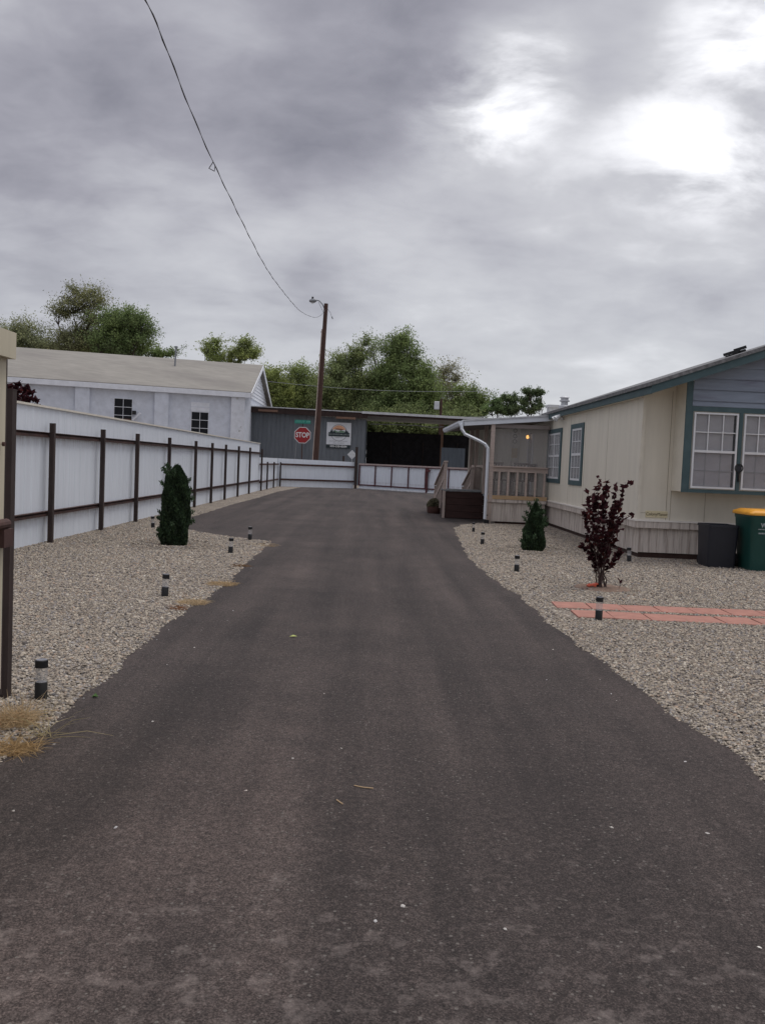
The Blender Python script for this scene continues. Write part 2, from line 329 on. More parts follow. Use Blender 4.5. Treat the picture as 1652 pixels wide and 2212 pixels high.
def cloudn(scale, off, detail, rough, st=(1,1,1), dist=0):
    mp = nd(nt, 'ShaderNodeMapping'); mp.inputs['Location'].default_value = off; mp.inputs['Scale'].default_value = st; nt.links.new(cb.outputs[0], mp.inputs['Vector'])
    n = nd(nt, 'ShaderNodeTexNoise'); n.inputs['Scale'].default_value = scale; n.inputs['Detail'].default_value = detail; n.inputs['Roughness'].default_value = rough; n.inputs['Distortion'].default_value = dist
    nt.links.new(mp.outputs[0], n.inputs['Vector']); return n.outputs['Fac']
big = cloudn(1.5, (3.1,1.7,0), 2, .5, (.9,1.2,1)); mid = cloudn(3.6, (9,4,0), 5, .5, (.9,1.1,1), .35); fin = cloudn(13, (1,7,0), 6, .55, (.9,1.15,1), .4)
def lobe(px, py, r0, r1):
    d = Vector(ray(px, py)).normalized()
    dp = nd(nt, 'ShaderNodeVectorMath', operation='DOT_PRODUCT'); nt.links.new(dirv, dp.inputs[0]); dp.inputs[1].default_value = d
    mr = nd(nt, 'ShaderNodeMapRange'); mr.interpolation_type = 'SMOOTHSTEP'; mr.inputs['From Min'].default_value = math.cos(math.radians(r1)); mr.inputs['From Max'].default_value = math.cos(math.radians(r0))
    nt.links.new(dp.outputs['Value'], mr.inputs['Value']); return mr.outputs[0]
val = mth('ADD', mth('ADD', mth('MULTIPLY', big, .48), mth('MULTIPLY', mid, .40)), mth('MULTIPLY', fin, .12))
rg = cloudn(5.2, (2.3,6.1,0), 6, .58, (.8,1.2,1), .3); ragged = mth('MULTIPLY', mth('SUBTRACT', rg, .33), 3.4, True)
# real thin and thick places in the cloud deck
for px, py, r0, r1, k in ((1150,185,0,3.0,.10),(1095,200,0,3.2,.11),(1030,235,0,3.2,.09),(985,262,0,2.8,.07),(1060,170,0,6.5,.03),(1385,300,0,3.0,.07),(1450,325,0,3.2,.075),(1520,350,0,3.3,.075),(1590,355,0,3.2,.075),(1645,330,0,3.4,.07),(1500,330,0,9,.04),(1560,60,0,3.4,.06),(1625,25,0,3.8,.15),(1652,90,0,3.0,.07),(1580,10,0,3.2,.07),(1300,160,0,9,.03),(1300,200,0,14,.03),
                          (60,480,0,13,-.09),(330,290,0,12,-.055),(80,180,0,10,-.03),(850,330,0,10,-.06),(1150,400,0,8,-.05),(1000,20,0,12,-.05),(760,120,0,9,-.02),(640,430,0,10,-.035),(680,610,0,2.2,-.06),(690,600,0,4,-.015),(230,620,0,10,.035),(1000,620,0,12,.045),(1500,520,0,9,-.05),(1300,760,0,16,.04),(540,760,0,14,.05),(480,640,0,8,.04)):
    val = mth('ADD', val, mth('MULTIPLY', mth('MULTIPLY', lobe(px, py, r0, r1*1.55), ragged), k*1.25) if k >= .055 else mth('MULTIPLY', lobe(px, py, r0, r1), k))
cl = ramp(nt, val, [(.27, (.185,.182,.215)), (.41, (.312,.306,.345)), (.51, (.425,.423,.458)), (.61, (.525,.525,.553)), (.72, (.74,.74,.77)), (.86, (1.0,1.0,1.02))])
hz = nd(nt, 'ShaderNodeMapRange'); hz.inputs['From Min'].default_value = 0; hz.inputs['From Max'].default_value = .26; hz.inputs['To Min'].default_value = .60; hz.inputs['To Max'].default_value = 0; nt.links.new(sp.outputs[2], hz.inputs['Value'])
cl = mixc(nt, cl, (.54,.56,.59), hz.outputs[0])
zen = nd(nt, 'ShaderNodeMapRange'); zen.interpolation_type = 'SMOOTHSTEP'; zen.inputs['From Min'].default_value = .5; zen.inputs['From Max'].default_value = .9; zen.inputs['To Min'].default_value = 10; zen.inputs['To Max'].default_value = 24; nt.links.new(sp.outputs[2], zen.inputs['Value'])
vm = nd(nt, 'ShaderNodeVectorMath', operation='SCALE'); nt.links.new(cl, vm.inputs[0]); nt.links.new(zen.outputs[0], vm.inputs['Scale'])
fc = mixc(nt, vm.outputs[0], sky.outputs[0], .06)
nt.links.new(fc, bg.inputs['Color']); bg.inputs['Strength'].default_value = .1
sl = bpy.data.lights.new('sun', 'SUN'); sl.energy = 1.3; sl.angle = math.radians(25); sl.color = (1,.96,.9)
so = bpy.data.objects.new('sun', sl); COL.objects.link(so); so.rotation_euler = SUN.to_track_quat('Z', 'Y').to_euler(); so.location = (0,0,30)
cd = bpy.data.cameras.new('camera'); co = bpy.data.objects.new('camera', cd); COL.objects.link(co)
cd.sensor_fit = 'VERTICAL'; cd.sensor_height = 24; cd.lens = 24*F/2212; cd.clip_start = .05; cd.clip_end = 3000
mw = Matrix([[*RW[0], 0], [*RW[1], 0], [*RW[2], H], [0,0,0,1]]); co.matrix_world = mw; S.camera = co
S.view_settings.view_transform = 'Standard'; S.view_settings.look = 'None'; S.view_settings.exposure = .26; S.view_settings.gamma = 1
# ---------------------------------------------------------------- ground, driveway, gravel
mb = MB(); n = 40; xs = np.concatenate([np.linspace(-600,-12,8), np.linspace(-8,9,35), np.linspace(14,600,8)]); ys = np.concatenate([[-60,-10,-3], np.linspace(0,60,100), [80,150,400,900]])
def gz(x, y):
    z = 0
    for cx, cy, r in ((-3.46,15.5,.62),(3.19,17.25,.6)):   # watering basins: a low rim round each evergreen
        d = math.hypot(x-cx, y-cy); z += .05*math.exp(-((d-r)/.16)**2)
    return z
nx = len(xs)
mb.add([(x, y, 0) for y in ys for x in xs], [(j*nx+i, j*nx+i+1, (j+1)*nx+i+1, (j+1)*nx+i) for j in range(len(ys)-1) for i in range(nx-1)])
o = mb.build('ground', mt['gravel']); o['kind'] = 'structure'
DL = [(-1.95,-4),(-1.86,1),(-1.83,4.4),(-1.82,4.9),(-1.83,5.4),(-1.82,6),(-1.87,7.2),(-1.88,9),(-1.78,11.1),(-1.88,13.4),(-1.9,16.9),(-2.49,17.41),(-3.14,18),(-3.87,18.84),(-4.43,20.6),(-4.66,22.6),(-4.66,24.3),(-4.72,29.6),(-4.62,35.7),(-4.65,43.1),(-4.2,51.5)]
DR = [(2.25,-4),(2.16,1),(2.14,4.5),(2.15,5.2),(2.03,5.94),(2.05,6.44),(2.0,7.34),(1.91,8.8),(1.9,10.9),(1.77,12.6),(1.73,15.4),(2.05,21.3),(2.15,22.9),(2.53,24.3),(3.36,25.7),(3.5,27.1)]
def wob(pts, step=.12, amp=.02):
    out = []; ph = rng.random(4)*6
    for a, b in zip(pts[:-1], pts[1:]):
        L = math.hypot(b[0]-a[0], b[1]-a[1]); k = max(1, int(L/step)); nx_, ny_ = (b[1]-a[1])/L, -(b[0]-a[0])/L
        for i in range(k):
            t = i/k; x = a[0]+(b[0]-a[0])*t; y = a[1]+(b[1]-a[1])*t
            w_ = amp*(math.sin(y*5.1+ph[0])+.7*math.sin(y*11.3+ph[1])*.6+rng.normal()*.35)
            out.append((x+nx_*w_, y+ny_*w_))
    return out+[pts[-1]]
EL = wob(DL); ER = wob(DR)
poly = EL+[(-1.0,53.7),(-.5,53.2),(3.6,49.9),(9,46),(9,36),(3.6,31)]+ER[::-1]
mb = MB(); mb.add([(x, y, .004) for x, y in poly][::-1], [tuple(range(len(poly)))]); o = mb.build('driveway', mt['asphalt']); o['kind'] = 'structure'
EY_L = np.array([p[1] for p in EL[:[i for i,p in enumerate(EL) if p[1]>16.8][0]]]); EX_L = np.array([p[0] for p in EL[:len(EY_L)]])
EY_R = np.array([p[1] for p in ER]); EX_R = np.array([p[0] for p in ER])
def stones(xy, size, z=None):
    """irregular pebbles: squashed, jittered octahedra joined into one sheet of gravel"""
    n = len(xy); base = np.array([(1,0,0),(0,1,0),(-1,0,0),(0,-1,0),(0,0,1),(.6,.6,.62),(-.6,.6,.55),(-.6,-.6,.62),(.6,-.6,.55)], float)
    fc = [(0,5,4),(5,1,4),(1,6,4),(6,2,4),(2,7,4),(7,3,4),(3,8,4),(8,0,4),(0,1,5),(1,2,6),(2,3,7),(3,0,8)]
    V = base[None]*(1+.28*rng.normal(size=(n,9,3)).clip(-1.3,1.3))
    s3 = np.stack([size*rng.uniform(.75,1.35,n), size*rng.uniform(.6,1.05,n), size*rng.uniform(.4,.85,n)], 1); V = V*s3[:,None]
    a = rng.random(n)*6.283; tl = rng.normal(size=n)*.35
    c_, s_ = np.cos(tl), np.sin(tl); y2 = V[:,:,1]*c_[:,None]-V[:,:,2]*s_[:,None]; z2 = V[:,:,1]*s_[:,None]+V[:,:,2]*c_[:,None]
    ca, sa = np.cos(a)[:,None], np.sin(a)[:,None]; X = V[:,:,0]*ca-y2*sa; Yy = V[:,:,0]*sa+y2*ca
    zz_ = rng.uniform(-.002,.006,n) if z is None else z
    P = np.stack([X+xy[:,0:1], Yy+xy[:,1:2], z2+zz_[:,None]], 2).reshape(-1,3)
    T = (np.array(fc)[None]+9*np.arange(n)[:,None,None]).reshape(-1,3)
    pal = np.array([(.10,.088,.082),(.19,.165,.145),(.28,.238,.195),(.36,.308,.25),(.42,.365,.295),(.29,.268,.255),(.50,.455,.385),(.38,.285,.215),(.22,.208,.205)])
    pk = rng.choice(len(pal), n, p=[.06,.13,.18,.22,.16,.10,.06,.05,.04]); C = pal[pk]*.84*rng.uniform(.82,1.2,(n,1))
    return P, T, C
def mesh_np(name, P, T, mat, parent=None, C=None, k=None):
    me = bpy.data.meshes.new(name); nf, fs = T.shape
    if parent is not None: P = P-np.array(origin(parent))
    me.vertices.add(len(P)); me.vertices.foreach_set('co', P.astype(np.float32).ravel())
    me.loops.add(T.size); me.loops.foreach_set('vertex_index', T.astype(np.int32).ravel())
    me.polygons.add(nf); me.polygons.foreach_set('loop_start', np.arange(0, T.size, fs, dtype=np.int32))
    try: me.polygons.foreach_set('loop_total', np.full(nf, fs, np.int32))
    except Exception: pass
    me.update(calc_edges=True); me.validate()
    if C is not None:
        at = me.attributes.new('col', 'FLOAT_COLOR', 'POINT'); cc = np.ones((len(P),4), np.float32); cc[:,:3] = np.repeat(C, k, 0); at.data.foreach_set('color', cc.ravel())
    me.materials.append(mat); o = bpy.data.objects.new(name, me); COL.objects.link(o)
    if parent is not None: o.parent = parent
    return o
def scatter(x0, x1, y0, y1, dens):
    n = int((x1-x0)*(y1-y0)*dens); return np.stack([rng.uniform(x0,x1,n), rng.uniform(y0,y1,n)], 1)
pts = []
for y0, y1, dens in ((3.6,7.5,5200),(7.5,11,4300),(11,15,2600),(15,19,1300),(19,26,500)):
    q = scatter(-5.7, 9.5, y0, y1, dens); xe = np.interp(q[:,1], EY_L, EX_L); xr = np.interp(q[:,1], EY_R, EX_R); jit = np.abs(rng.normal(size=len(q)))*.014-.006
    vis = (q[:,0] > -.47*q[:,1]-1.2) & (q[:,0] < .49*q[:,1]+1.3)
    left = (q[:,0] < xe+jit) & (q[:,1] < 16.9)
    if y1 > 16.9:
        bx = np.interp(q[:,0], [-4.66,-4.43,-3.87,-3.14,-2.49,-1.9], [22.6,20.6,18.84,18,17.41,16.95]); left |= (q[:,0] < -1.9) & (q[:,0] > -5.6) & ((q[:,1] < bx-.02) | (q[:,0] < -4.68))
    right = (q[:,0] > xr-jit) & ((q[:,0] < 5.06) | (q[:,1] < 16.7)) & ((q[:,1] < 25.2) | (q[:,0] < 3))
    ok = vis & (left | right)
    pave = (q[:,0] > 2.15) & (q[:,1] > 9.35) & (q[:,1] < 10.75) & (q[:,0] < 8); ok &= ~(pave & (rng.random(len(q)) < 1.1) & (((q[:,1] > 10.13) & (q[:,1] < 10.60)) | ((q[:,1] > 9.52) & (q[:,1] < 9.99))))
    for cx, cy, r in ((3.21,12.02,.42),(-3.46,15.5,.34),(3.19,17.25,.34)): ok &= ~((np.hypot(q[:,0]-cx, q[:,1]-cy) < r) & (rng.random(len(q)) < .8))
    pts.append(q[ok])
xy = np.concatenate(pts); size = np.exp(rng.normal(math.log(.0095), .30, len(xy))).clip(.0045,.022)*np.where(xy[:,1] > 11, 1.15, 1)
zst = rng.uniform(-.003,.008,len(xy))
for cx, cy, r in ((-3.46,15.5,.66),(3.19,17.25,.66)): zst += .05*np.exp(-((np.hypot(xy[:,0]-cx, xy[:,1]-cy)-r)/.15)**2)
P, T, C = stones(xy, size, zst)
# a few pebbles kicked out onto the drive
k = 34; yy = rng.uniform(2.2, 14, k); sd = rng.random(k) < .5; ex = rng.exponential(.28, k)
st = np.stack([np.where(sd, -1.85+ex, 2.0-ex), yy], 1); st2 = np.array([gnd(*q).to_2d() for q in ((737,1618),(531,1710),(810,1993),(870,1960),(1180,1470),(633,1640),(250,1790),(1090,2010),(330,1560),(1640,2050),(420,1400),(700,1500),(1320,1790))])
st = np.concatenate([st, st2]); P2, T2, C2 = stones(st, np.concatenate([rng.uniform(.004,.009,k), np.full(len(st2), .0085)]), np.full(len(st), .004))
C2 = C2*.7+.28
T2 = T2+len(P); o = mesh_np('gravel', np.concatenate([P, P2]), np.concatenate([T, T2]), mt['stone'], None, np.concatenate([C, C2]), 9)
tag(o, 'loose grey and tan gravel covering both verges of the drive', 'gravel', kind='stuff')
# ---------------------------------------------------------------- tall fence on the left
PY = [12.2,15.1,17.9,20.5,23.7,27.2,29.95,32.7,35.8,39.05,43.2]
t = thing('metal_fence', (-5.6, 43.2, 0), 'tall white ribbed metal fence with rusty posts along the left gravel', 'fence')
MB().ribbed((-5.62,9.5), (-5.62,43.25), 0.0, 2.30, .30, .008, .16).build('metal_sheet', mt['fence'], t)
MB().box(-5.66,-5.585,9.5,43.25,2.30,2.335).build('cap_rail', mt['cap'], t)
for y in PY: MB().box(-5.53,-5.45,y-.04,y+.04,0,2.045).build('post', mt['darkpost'], t)
for z in (1.80,.46):
    mb = MB(); mb.box(-5.60,-5.532,9.5,43.3,z+.075,z+.085).box(-5.60,-5.592,9.5,43.3,z,z+.0749); mb.box(-5.592,-5.55,9.5,43.3,z,z+.045); mb.build('rail', mt['rust'], t)
# lower fence round the corner
A = Vector((-5.55,43.4)); B = Vector((-5.5,51.3)); Cc = Vector((-1.16,53.5))
t = thing('metal_fence', (-5.5,51.3,0), 'lower white ribbed metal fence turning the corner below the stop sign', 'fence')
MB().ribbed((-5.62,43.3), (-5.62,51.4), 0, 1.64, .30, .010, .16).build('metal_sheet', mt['fence'], t)
MB().ribbed((-5.6,51.42), (-1.2,53.55), 0, 1.64, .30, .010, .16, zt1=1.60).build('metal_sheet', mt['fence'], t)
for q in ((-5.49,45.6),(-5.49,48.6),(-5.42,51.3)): MB().box(q[0]-.04,q[0]+.04,q[1]-.04,q[1]+.04,0,1.42).build('post', mt['darkpost'], t)
for z in (1.30,.42):
    MB().bar((-5.54,43.0,z), (-5.54,51.3,z), .05, .085).build('rail', mt['rust'], t); MB().bar((-5.45,51.36,z), (-1.18,53.45,z), .05, .11).build('rail', mt['rust'], t)
t = thing('gate_post', (-1.08,53.45,0), 'tall dark steel post between the low fence and the red barred gate', 'post')
MB().box(-1.16,-1.0,53.37,53.53,0,2.5).build('shaft', mt['darkpost'], t); MB().box(-1.17,-.99,53.36,53.54,2.5,2.515).build('cap', mt['darkpost'], t)
# two leaves of the far gate
g0 = Vector((-.9,53.35)); gd = (Vector((3.6,49.8))-g0).normalized(); gn = Vector((gd.y, -gd.x))
def gp(s, z, off=0): q = g0+gd*s+gn*off; return Vector((q.x, q.y, z))
def leaf(s0, s1, label, latch):
    t = thing('driveway_gate', gp(s0, 0), label, 'gate', 'leaves of the far driveway gate')
    a, b = gp(s0, 0), gp(s1, 0)
    MB().ribbed((a.x,a.y), (b.x,b.y), .06, 1.46, .23, .012, .2).build('metal_sheet', mt['fence'], t)
    MB().bar(gp(s0,1.50,.05), gp(s1,1.50,.05), .07, .085).build('top_rail', mt['gaterail'], t)
    MB().bar(gp(s0,1.43,.055), gp(s1,1.43,.055), .04, .04).build('rail', mt['redsteel'], t)
    MB().bar(gp(s0,.25,.055), gp(s1,.25,.055), .05, .07).build('rail', mt['redsteel'], t)
    n = 5 if not latch else 4
    for i in range(n):
        s = s0+.04+(s1-s0-.08)*i/(n-1); MB().bar(gp(s,.2,.06), gp(s,1.46,.06), .055, .05, up=(gn.x,gn.y,0)).build('upright', mt['redsteel'], t)
    if latch:
        MB().bar(gp(s0+.05,.02,.13), gp(s0+.05,1.44,.13), .10, .07, up=(gn.x,gn.y,0)).build('drop_bolt', mt['redsteel'], t)
        MB().bar(gp(s0-.02,1.28,.17), gp(s0+.26,1.28,.17), .09, .12).build('latch', mt['redsteel'], t)
leaf(.05, 5.0, 'left leaf of the far white gate with dark red bars, beside the tall post', False)
leaf(5.06, 9.4, 'right leaf of the far white gate with a red drop bolt, behind the steps', True)
a = gp(0,.02,0); b = gp(9.6,.02,0)
mb = MB(); mb.bar(a, b, .3, .06); tag(mb.build('gate_sill', mt['galv']), 'grey concrete sill on the ground under the far gate', 'sill')
# diamond marker by the post
c0 = atY(760,982,53.6); t = thing('marker_sign', (c0.x, c0.y, 0), 'small white diamond shaped marker plate just left of the tall dark post', 'sign')
MB().prism([(c0.x-.29,c0.z),(c0.x,c0.z-.29),(c0.x+.29,c0.z),(c0.x,c0.z+.29)], 'y', 53.9, 53.915).build('plate', mt['white'], t)
MB().box(c0.x-.02,c0.x+.02,53.92,53.96,0,c0.z).build('stake', mt['galv'], t)
for dx, dz in ((0,.2),(0,-.2),(.09,0),(-.09,.02)): MB().tube([(c0.x+dx,53.9,c0.z+dz),(c0.x+dx,53.89,c0.z+dz)], .03, 8).build('bolt', mt['galv'], t)
c1 = atY(742,988,54.5); tag(MB().tube([(c1.x,54.6,0),(c1.x,54.6,1.95)], .07, 10).build('stub_post', mt['darkpost'], None), 'short dark stub post showing above the low fence beside the diamond marker', 'post')
# ---------------------------------------------------------------- entrance gate leaf and post at far left
gx = atY(21,940,5.42).x
t = thing('entrance_gate', (gx,5.4,0), 'open beige sheet metal gate leaf at the left edge of the frame', 'gate')
MB().ribbed((gx-.03,2.6), (gx-.03,5.43), .10, 2.22, .30, .012, .14).build('metal_sheet', mt['beige'], t)
MB().box(gx-.06,gx+.02,2.6,5.45,2.14,2.30).build('top_cap', mt['beige'], t)
MB().box(gx-.06,gx-.035,5.432,5.46,.06,2.14).build('edge_strip', mt['darkpost'], t)  # dark strip along the far edge of the sheet
MB().bar((gx-.005,5.2,1.05), (gx-.005,4.3,.3), .012, .06).build('brace', mt['redsteel'], t)
h_ = atY(12,1128,5.5)
MB().tube([(gx,5.0,h_.z),(gx,5.40,h_.z)], .032, 12).build('hinge_pin', mt['rust'], t); MB().box(gx-.03,gx+.03,5.30,5.44,h_.z-.14,h_.z-.03).build('hinge_plate', mt['rust'], t)
MB().tube([(gx-.015,5.36,1.62),(gx,5.36,1.62)], .014, 10).build('bolt', mt['rust'], t)
q = gnd(9,1507); t = thing('gate_post', (q.x,q.y,0), 'dark square steel post standing behind the beige gate', 'post')
MB().box(q.x-.033,q.x+.033,q.y-.03,q.y+.036,0,1.96).build('shaft', mt['darkpost'], t)
MB().box(q.x-.035,q.x+.035,q.y-.032,q.y+.038,1.96,1.968).build('cap', mt['darkpost'], t)
# ---------------------------------------------------------------- white building
FR = Vector((atY(529,848,58).x, 58)); FL = Vector((-40.0, 47.4)); RR = Vector((FR.x-.25, 72)); zE = 5.72; RL = Vector((-40,64))
wd = (FR-FL).normalized(); wn = Vector((wd.y, -wd.x))
def wp(px, py, off=0):   # point on the long wall seen at a pixel
    d = ray(px, py); P0 = Vector((FL.x, FL.y)); n2 = Vector((wn.x, wn.y)); t_ = P0.dot(n2)/(d[0]*n2.x+d[1]*n2.y); p = Vector(CAM+d*t_); return Vector((p.x+wn.x*off, p.y+wn.y*off, p.z))
def ws(px): q = wp(px, 900); return (Vector((q.x,q.y))-FL).dot(wd)
def wq(s, z, off=0): p = FL+wd*s+wn*off; return Vector((p.x,p.y,z))
LW = (FR-FL).length
t = thing('white_building', (FR.x,FR.y,0), 'long white painted block building with grey roof behind the left fence', 'building')
zR = 8.15; apx = Vector((FR.x-.12, 65))
mb = MB(); mb.add([(FL.x,FL.y,0),(FR.x,FR.y,0),(RR.x,RR.y,0),(RL.x,RL.y,0),(FL.x,FL.y,zE),(FR.x,FR.y,zE),(RR.x,RR.y,zE),(RL.x,RL.y,zE)], [(0,1,5,4),(1,2,6,5),(2,3,7,6),(3,0,4,7)])
mb.build('wall', mt['whitewall'], t)
# gable with lap boards
gb = MB(); L2 = (RR-FR).length; k = 10
for i in range(k):
    a0 = i/k; a1 = (i+1)/k-.004; z0 = zE+(zR-zE)*a0; z1 = zE+(zR-zE)*a1
    def gpnt(s, z, o): q = FR+(RR-FR)*s; return (q.x+o, q.y, z)
    gb.add([gpnt(.5*a0,z0,.06), gpnt(1-.5*a0,z0,.06), gpnt(1-.5*a1,z1,.02), gpnt(.5*a1,z1,.02), gpnt(.5*a0,z0,0), gpnt(1-.5*a0,z0,0), gpnt(1-.5*a1,z1,0), gpnt(.5*a1,z1,0)], [(0,1,2,3),(0,4,5,1),(7,6,5,4),(1,5,6,2),(3,7,4,0),(2,6,7,3)])
gb.build('gable_boards', mt['whitetrim'], t)
# roof
ov = .35; e0 = Vector((*(FL+wn*ov-wd*.3),zE+.02)); e1 = Vector((*(FR+wn*ov+wd*.35),zE+.02)); r1_ = Vector((apx.x+.35,apx.y,zR+.14)); r0_ = Vector((FL.x-.3,55.7,zR+.14)); b1_ = Vector((RR.x+.35,RR.y+.4,zE+.02)); b0_ = Vector((RL.x-.3,RL.y+.4,zE+.02))
up = Vector((0,0,.12))
MB().add([e0+up,e1+up,r1_+up,r0_+up,b1_+up,b0_+up,e0+up*.7,e1+up*.7,r1_+up*.7,r0_+up*.7,b1_+up*.7,b0_+up*.7], [(0,1,2,3),(3,2,4,5),(7,6,9,8),(8,9,11,10),(0,6,7,1),(1,7,8,2),(2,8,10,4),(4,10,11,5),(3,9,6,0),(5,11,9,3)]).build('roof', mt['rollroof'], t)
MB().add([e0+Vector((0,0,-.24)),e1+Vector((0,0,-.24)),e1+up*.69,e0+up*.69]+[Vector((p.x+wn.x*-.05,p.y+wn.y*-.05,p.z)) for p in (e0+Vector((0,0,-.24)),e1+Vector((0,0,-.24)),e1+up*.69,e0+up*.69)], [(0,1,2,3),(7,6,5,4),(0,4,5,1),(1,5,6,2),(3,7,4,0)]).build('fascia', mt['whitetrim'], t)
MB().add([wq(-.3,zE-.215,ov-.05), wq(LW+.3,zE-.215,ov-.05), wq(LW+.3,zE-.215,-.02), wq(-.3,zE-.215,-.02)], [(0,3,2,1)]).build('soffit', mt['whitetrim'], t)
for pa, pb in ((e1,r1_),(r1_,b1_)):
    MB().bar(pa+Vector((.02,0,-.06)), pb+Vector((.02,0,-.06)), .05, .26).build('barge_board', mt['whitetrim'], t)
for x0, x1, m_ in ((162,193,'whitewall'),(333,363,'whitewall'),(498,528,'peel'),(-40,-10,'whitewall')):
    s0, s1 = ws(x0), min(ws(x1), LW-.01); mb = MB(); pr = [wq(s0,0,.22),wq(s1,0,.22),wq(s1,0,0),wq(s0,0,0)]
    mb.add(pr+[p+Vector((0,0,zE-.22)) for p in pr], [(0,1,5,4),(1,2,6,5),(3,0,4,7),(4,5,6,7)]); mb.build('pilaster', mt[m_], t)
def wbox(s0, s1, z0, z1, o0, o1):
    mb = MB(); a = [wq(s0,z0,o1),wq(s1,z0,o1),wq(s1,z0,o0),wq(s0,z0,o0)]; h = Vector((0,0,z1-z0)); mb.add(a+[p+h for p in a], [(0,1,5,4),(1,2,6,5),(2,3,7,6),(3,0,4,7),(4,5,6,7),(3,2,1,0)]); return mb
for (x0, x1, yt, board) in ((247,285,860,0),(414,450,889,1)):
    s0, s1 = ws(x0), ws(x1); zt = wp(x0, yt).z; zb = 2.2
    wf = wbox(s0-.03, s0, zb, zt, 0, .05)
    for a_, b_ in ((s1, s1+.03), ((s0+s1)/2-.014, (s0+s1)/2+.014)): q = wbox(a_, b_, zb, zt, 0, .05); wf.add(q.v, q.f)
    for i in range(4): q = wbox(s0-.04, s1+.04, zt-.015-i*.52, zt+.015-i*.52, 0, .055); wf.add(q.v, q.f)
    wf = wf.build('window', mt['whitetrim'], t)
    wbox(s0, s1, zb, zt, .005, .03).build('pane', mt['darkglass'], wf)
    if board:
        wbox(s0-.06, s1+.06, zt+.04, zt+.62, 0, .05).build('board', mt['whitetrim'], wf); wbox(s0-.06, s1+.06, zt+.30, zt+.335, .05, .07).build('batten', mt['whitewall'], wf)
    wbox(s0+.05, s1-.05, zb, zt-1.25-.25*board, .031, .036).build('cardboard', mt['tanwood'], wf)
    if not board:
        l = MB().bar(wq(s1+.06,zt-1.3,.1), wq(s1+.5,zt-.85,.35), .05, .12); l.build('open_casement', mt['whitetrim'], wf); wbox(s1+.02, s1+.25, zt-.95, zt-.72, .06, .25).build('flood_lamp', mt['black'], wf)
q = wp(378,790); pr = Vector((q.x, q.y+3.2, 0)); vz = zE+.3+(zR-zE)*.5
vt = atY(381,748,61); MB().tube([(vt.x-.1,61,6.6),(vt.x,61,vt.z-.1)], .06, 8).tube([(vt.x,61,vt.z-.12),(vt.x,61,vt.z)], .1, 8).build('vent_pipe', mt['lampgrey'], t)
# ---------------------------------------------------------------- long grey shed
SY = 62.; xl = atY(525,880,SY).x; xo = atY(791,900,SY).x; xr = 9.5
t = thing('storage_shed', (xl,SY,0), 'long low grey metal shed with open dark bay behind the far gate', 'shed')
MB().ribbed((xl,SY), (xo,SY), 0, 4.86, .3, .03, .2, zt1=4.62).build('metal_wall', mt['shedwall'], t)
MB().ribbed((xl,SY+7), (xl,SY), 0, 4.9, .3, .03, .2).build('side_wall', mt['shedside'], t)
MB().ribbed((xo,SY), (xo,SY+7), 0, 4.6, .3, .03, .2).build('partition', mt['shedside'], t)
def rz(x): return 5.16-.012*(x-xl)
MB().add([(xl-.2,SY-.5,rz(xl)),(xr,SY-.5,rz(xr)),(xr,SY+4.2,rz(xr)-.25),(xl-.2,SY+7.2,rz(xl)-.25),(xl-.2,SY-.5,rz(xl)+.06),(xr,SY-.5,rz(xr)+.06),(xr,SY+4.2,rz(xr)-.19),(xl-.2,SY+7.2,rz(xl)-.19)], [(0,3,2,1),(4,5,6,7),(0,1,5,4),(1,2,6,5),(2,3,7,6),(3,0,4,7)]).build('roof', mt['galv'], t)
MB().bar((xl-.2,SY-.42,rz(xl)-.2), (xo+.1,SY-.42,rz(xo)-.2), .06, .38).build('fascia', mt['darkbeam'], t)
MB().bar((xo+.1,SY-.42,rz(xo)-.11), (xr,SY-.42,rz(xr)-.11), .06, .2).build('fascia', mt['darkbeam'], t)
MB().bar((xo-.3,SY-.52,rz(xo)+.02), (xr,SY-.52,rz(xr)+.02), .04, .16).build('edge_flashing', mt['galv'], t)
for x0, x1, yy_ in ((558,600,887),(726,768,903)):
    a = atY(x0,yy_-1,SY-.5); b = atY(x1,yy_+1,SY-.5); MB().bar((a.x,SY-.48,a.z), (b.x,SY-.48,b.z), .04, .15).build('board', mt['tanwood'], t)
for px in (955,1120): q = atY(px,930,SY+4); MB().box(q.x-.09,q.x+.09,SY+3.9,SY+4.08,0,4.7).build('post', mt['tanwood'] if px < 1000 else mt['darkbeam'], t)
b0 = atY(791,932,SY+4.6); MB().box(xo+.06,xr,SY+4.6,SY+4.66,0,b0.z).build('back_screen', mt['blackmesh'], t)
for x_ in (1.2,3.6,6.2): MB().box(x_,x_+.05,SY+4.5,SY+4.55,0,b0.z-.6).build('rack_upright', mt['darkbeam'], t)
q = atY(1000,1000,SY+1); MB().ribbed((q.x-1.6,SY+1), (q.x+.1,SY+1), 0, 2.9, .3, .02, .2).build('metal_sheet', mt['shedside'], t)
pts_ = [atY(x,y,SY+2) for x, y in ((800,916),(850,917),(900,919),(930,923),(958,922),(990,929),(1010,930))]
MB().tube(pts_, .035, 6).build('loose_hose', mt['wirelight'], t)
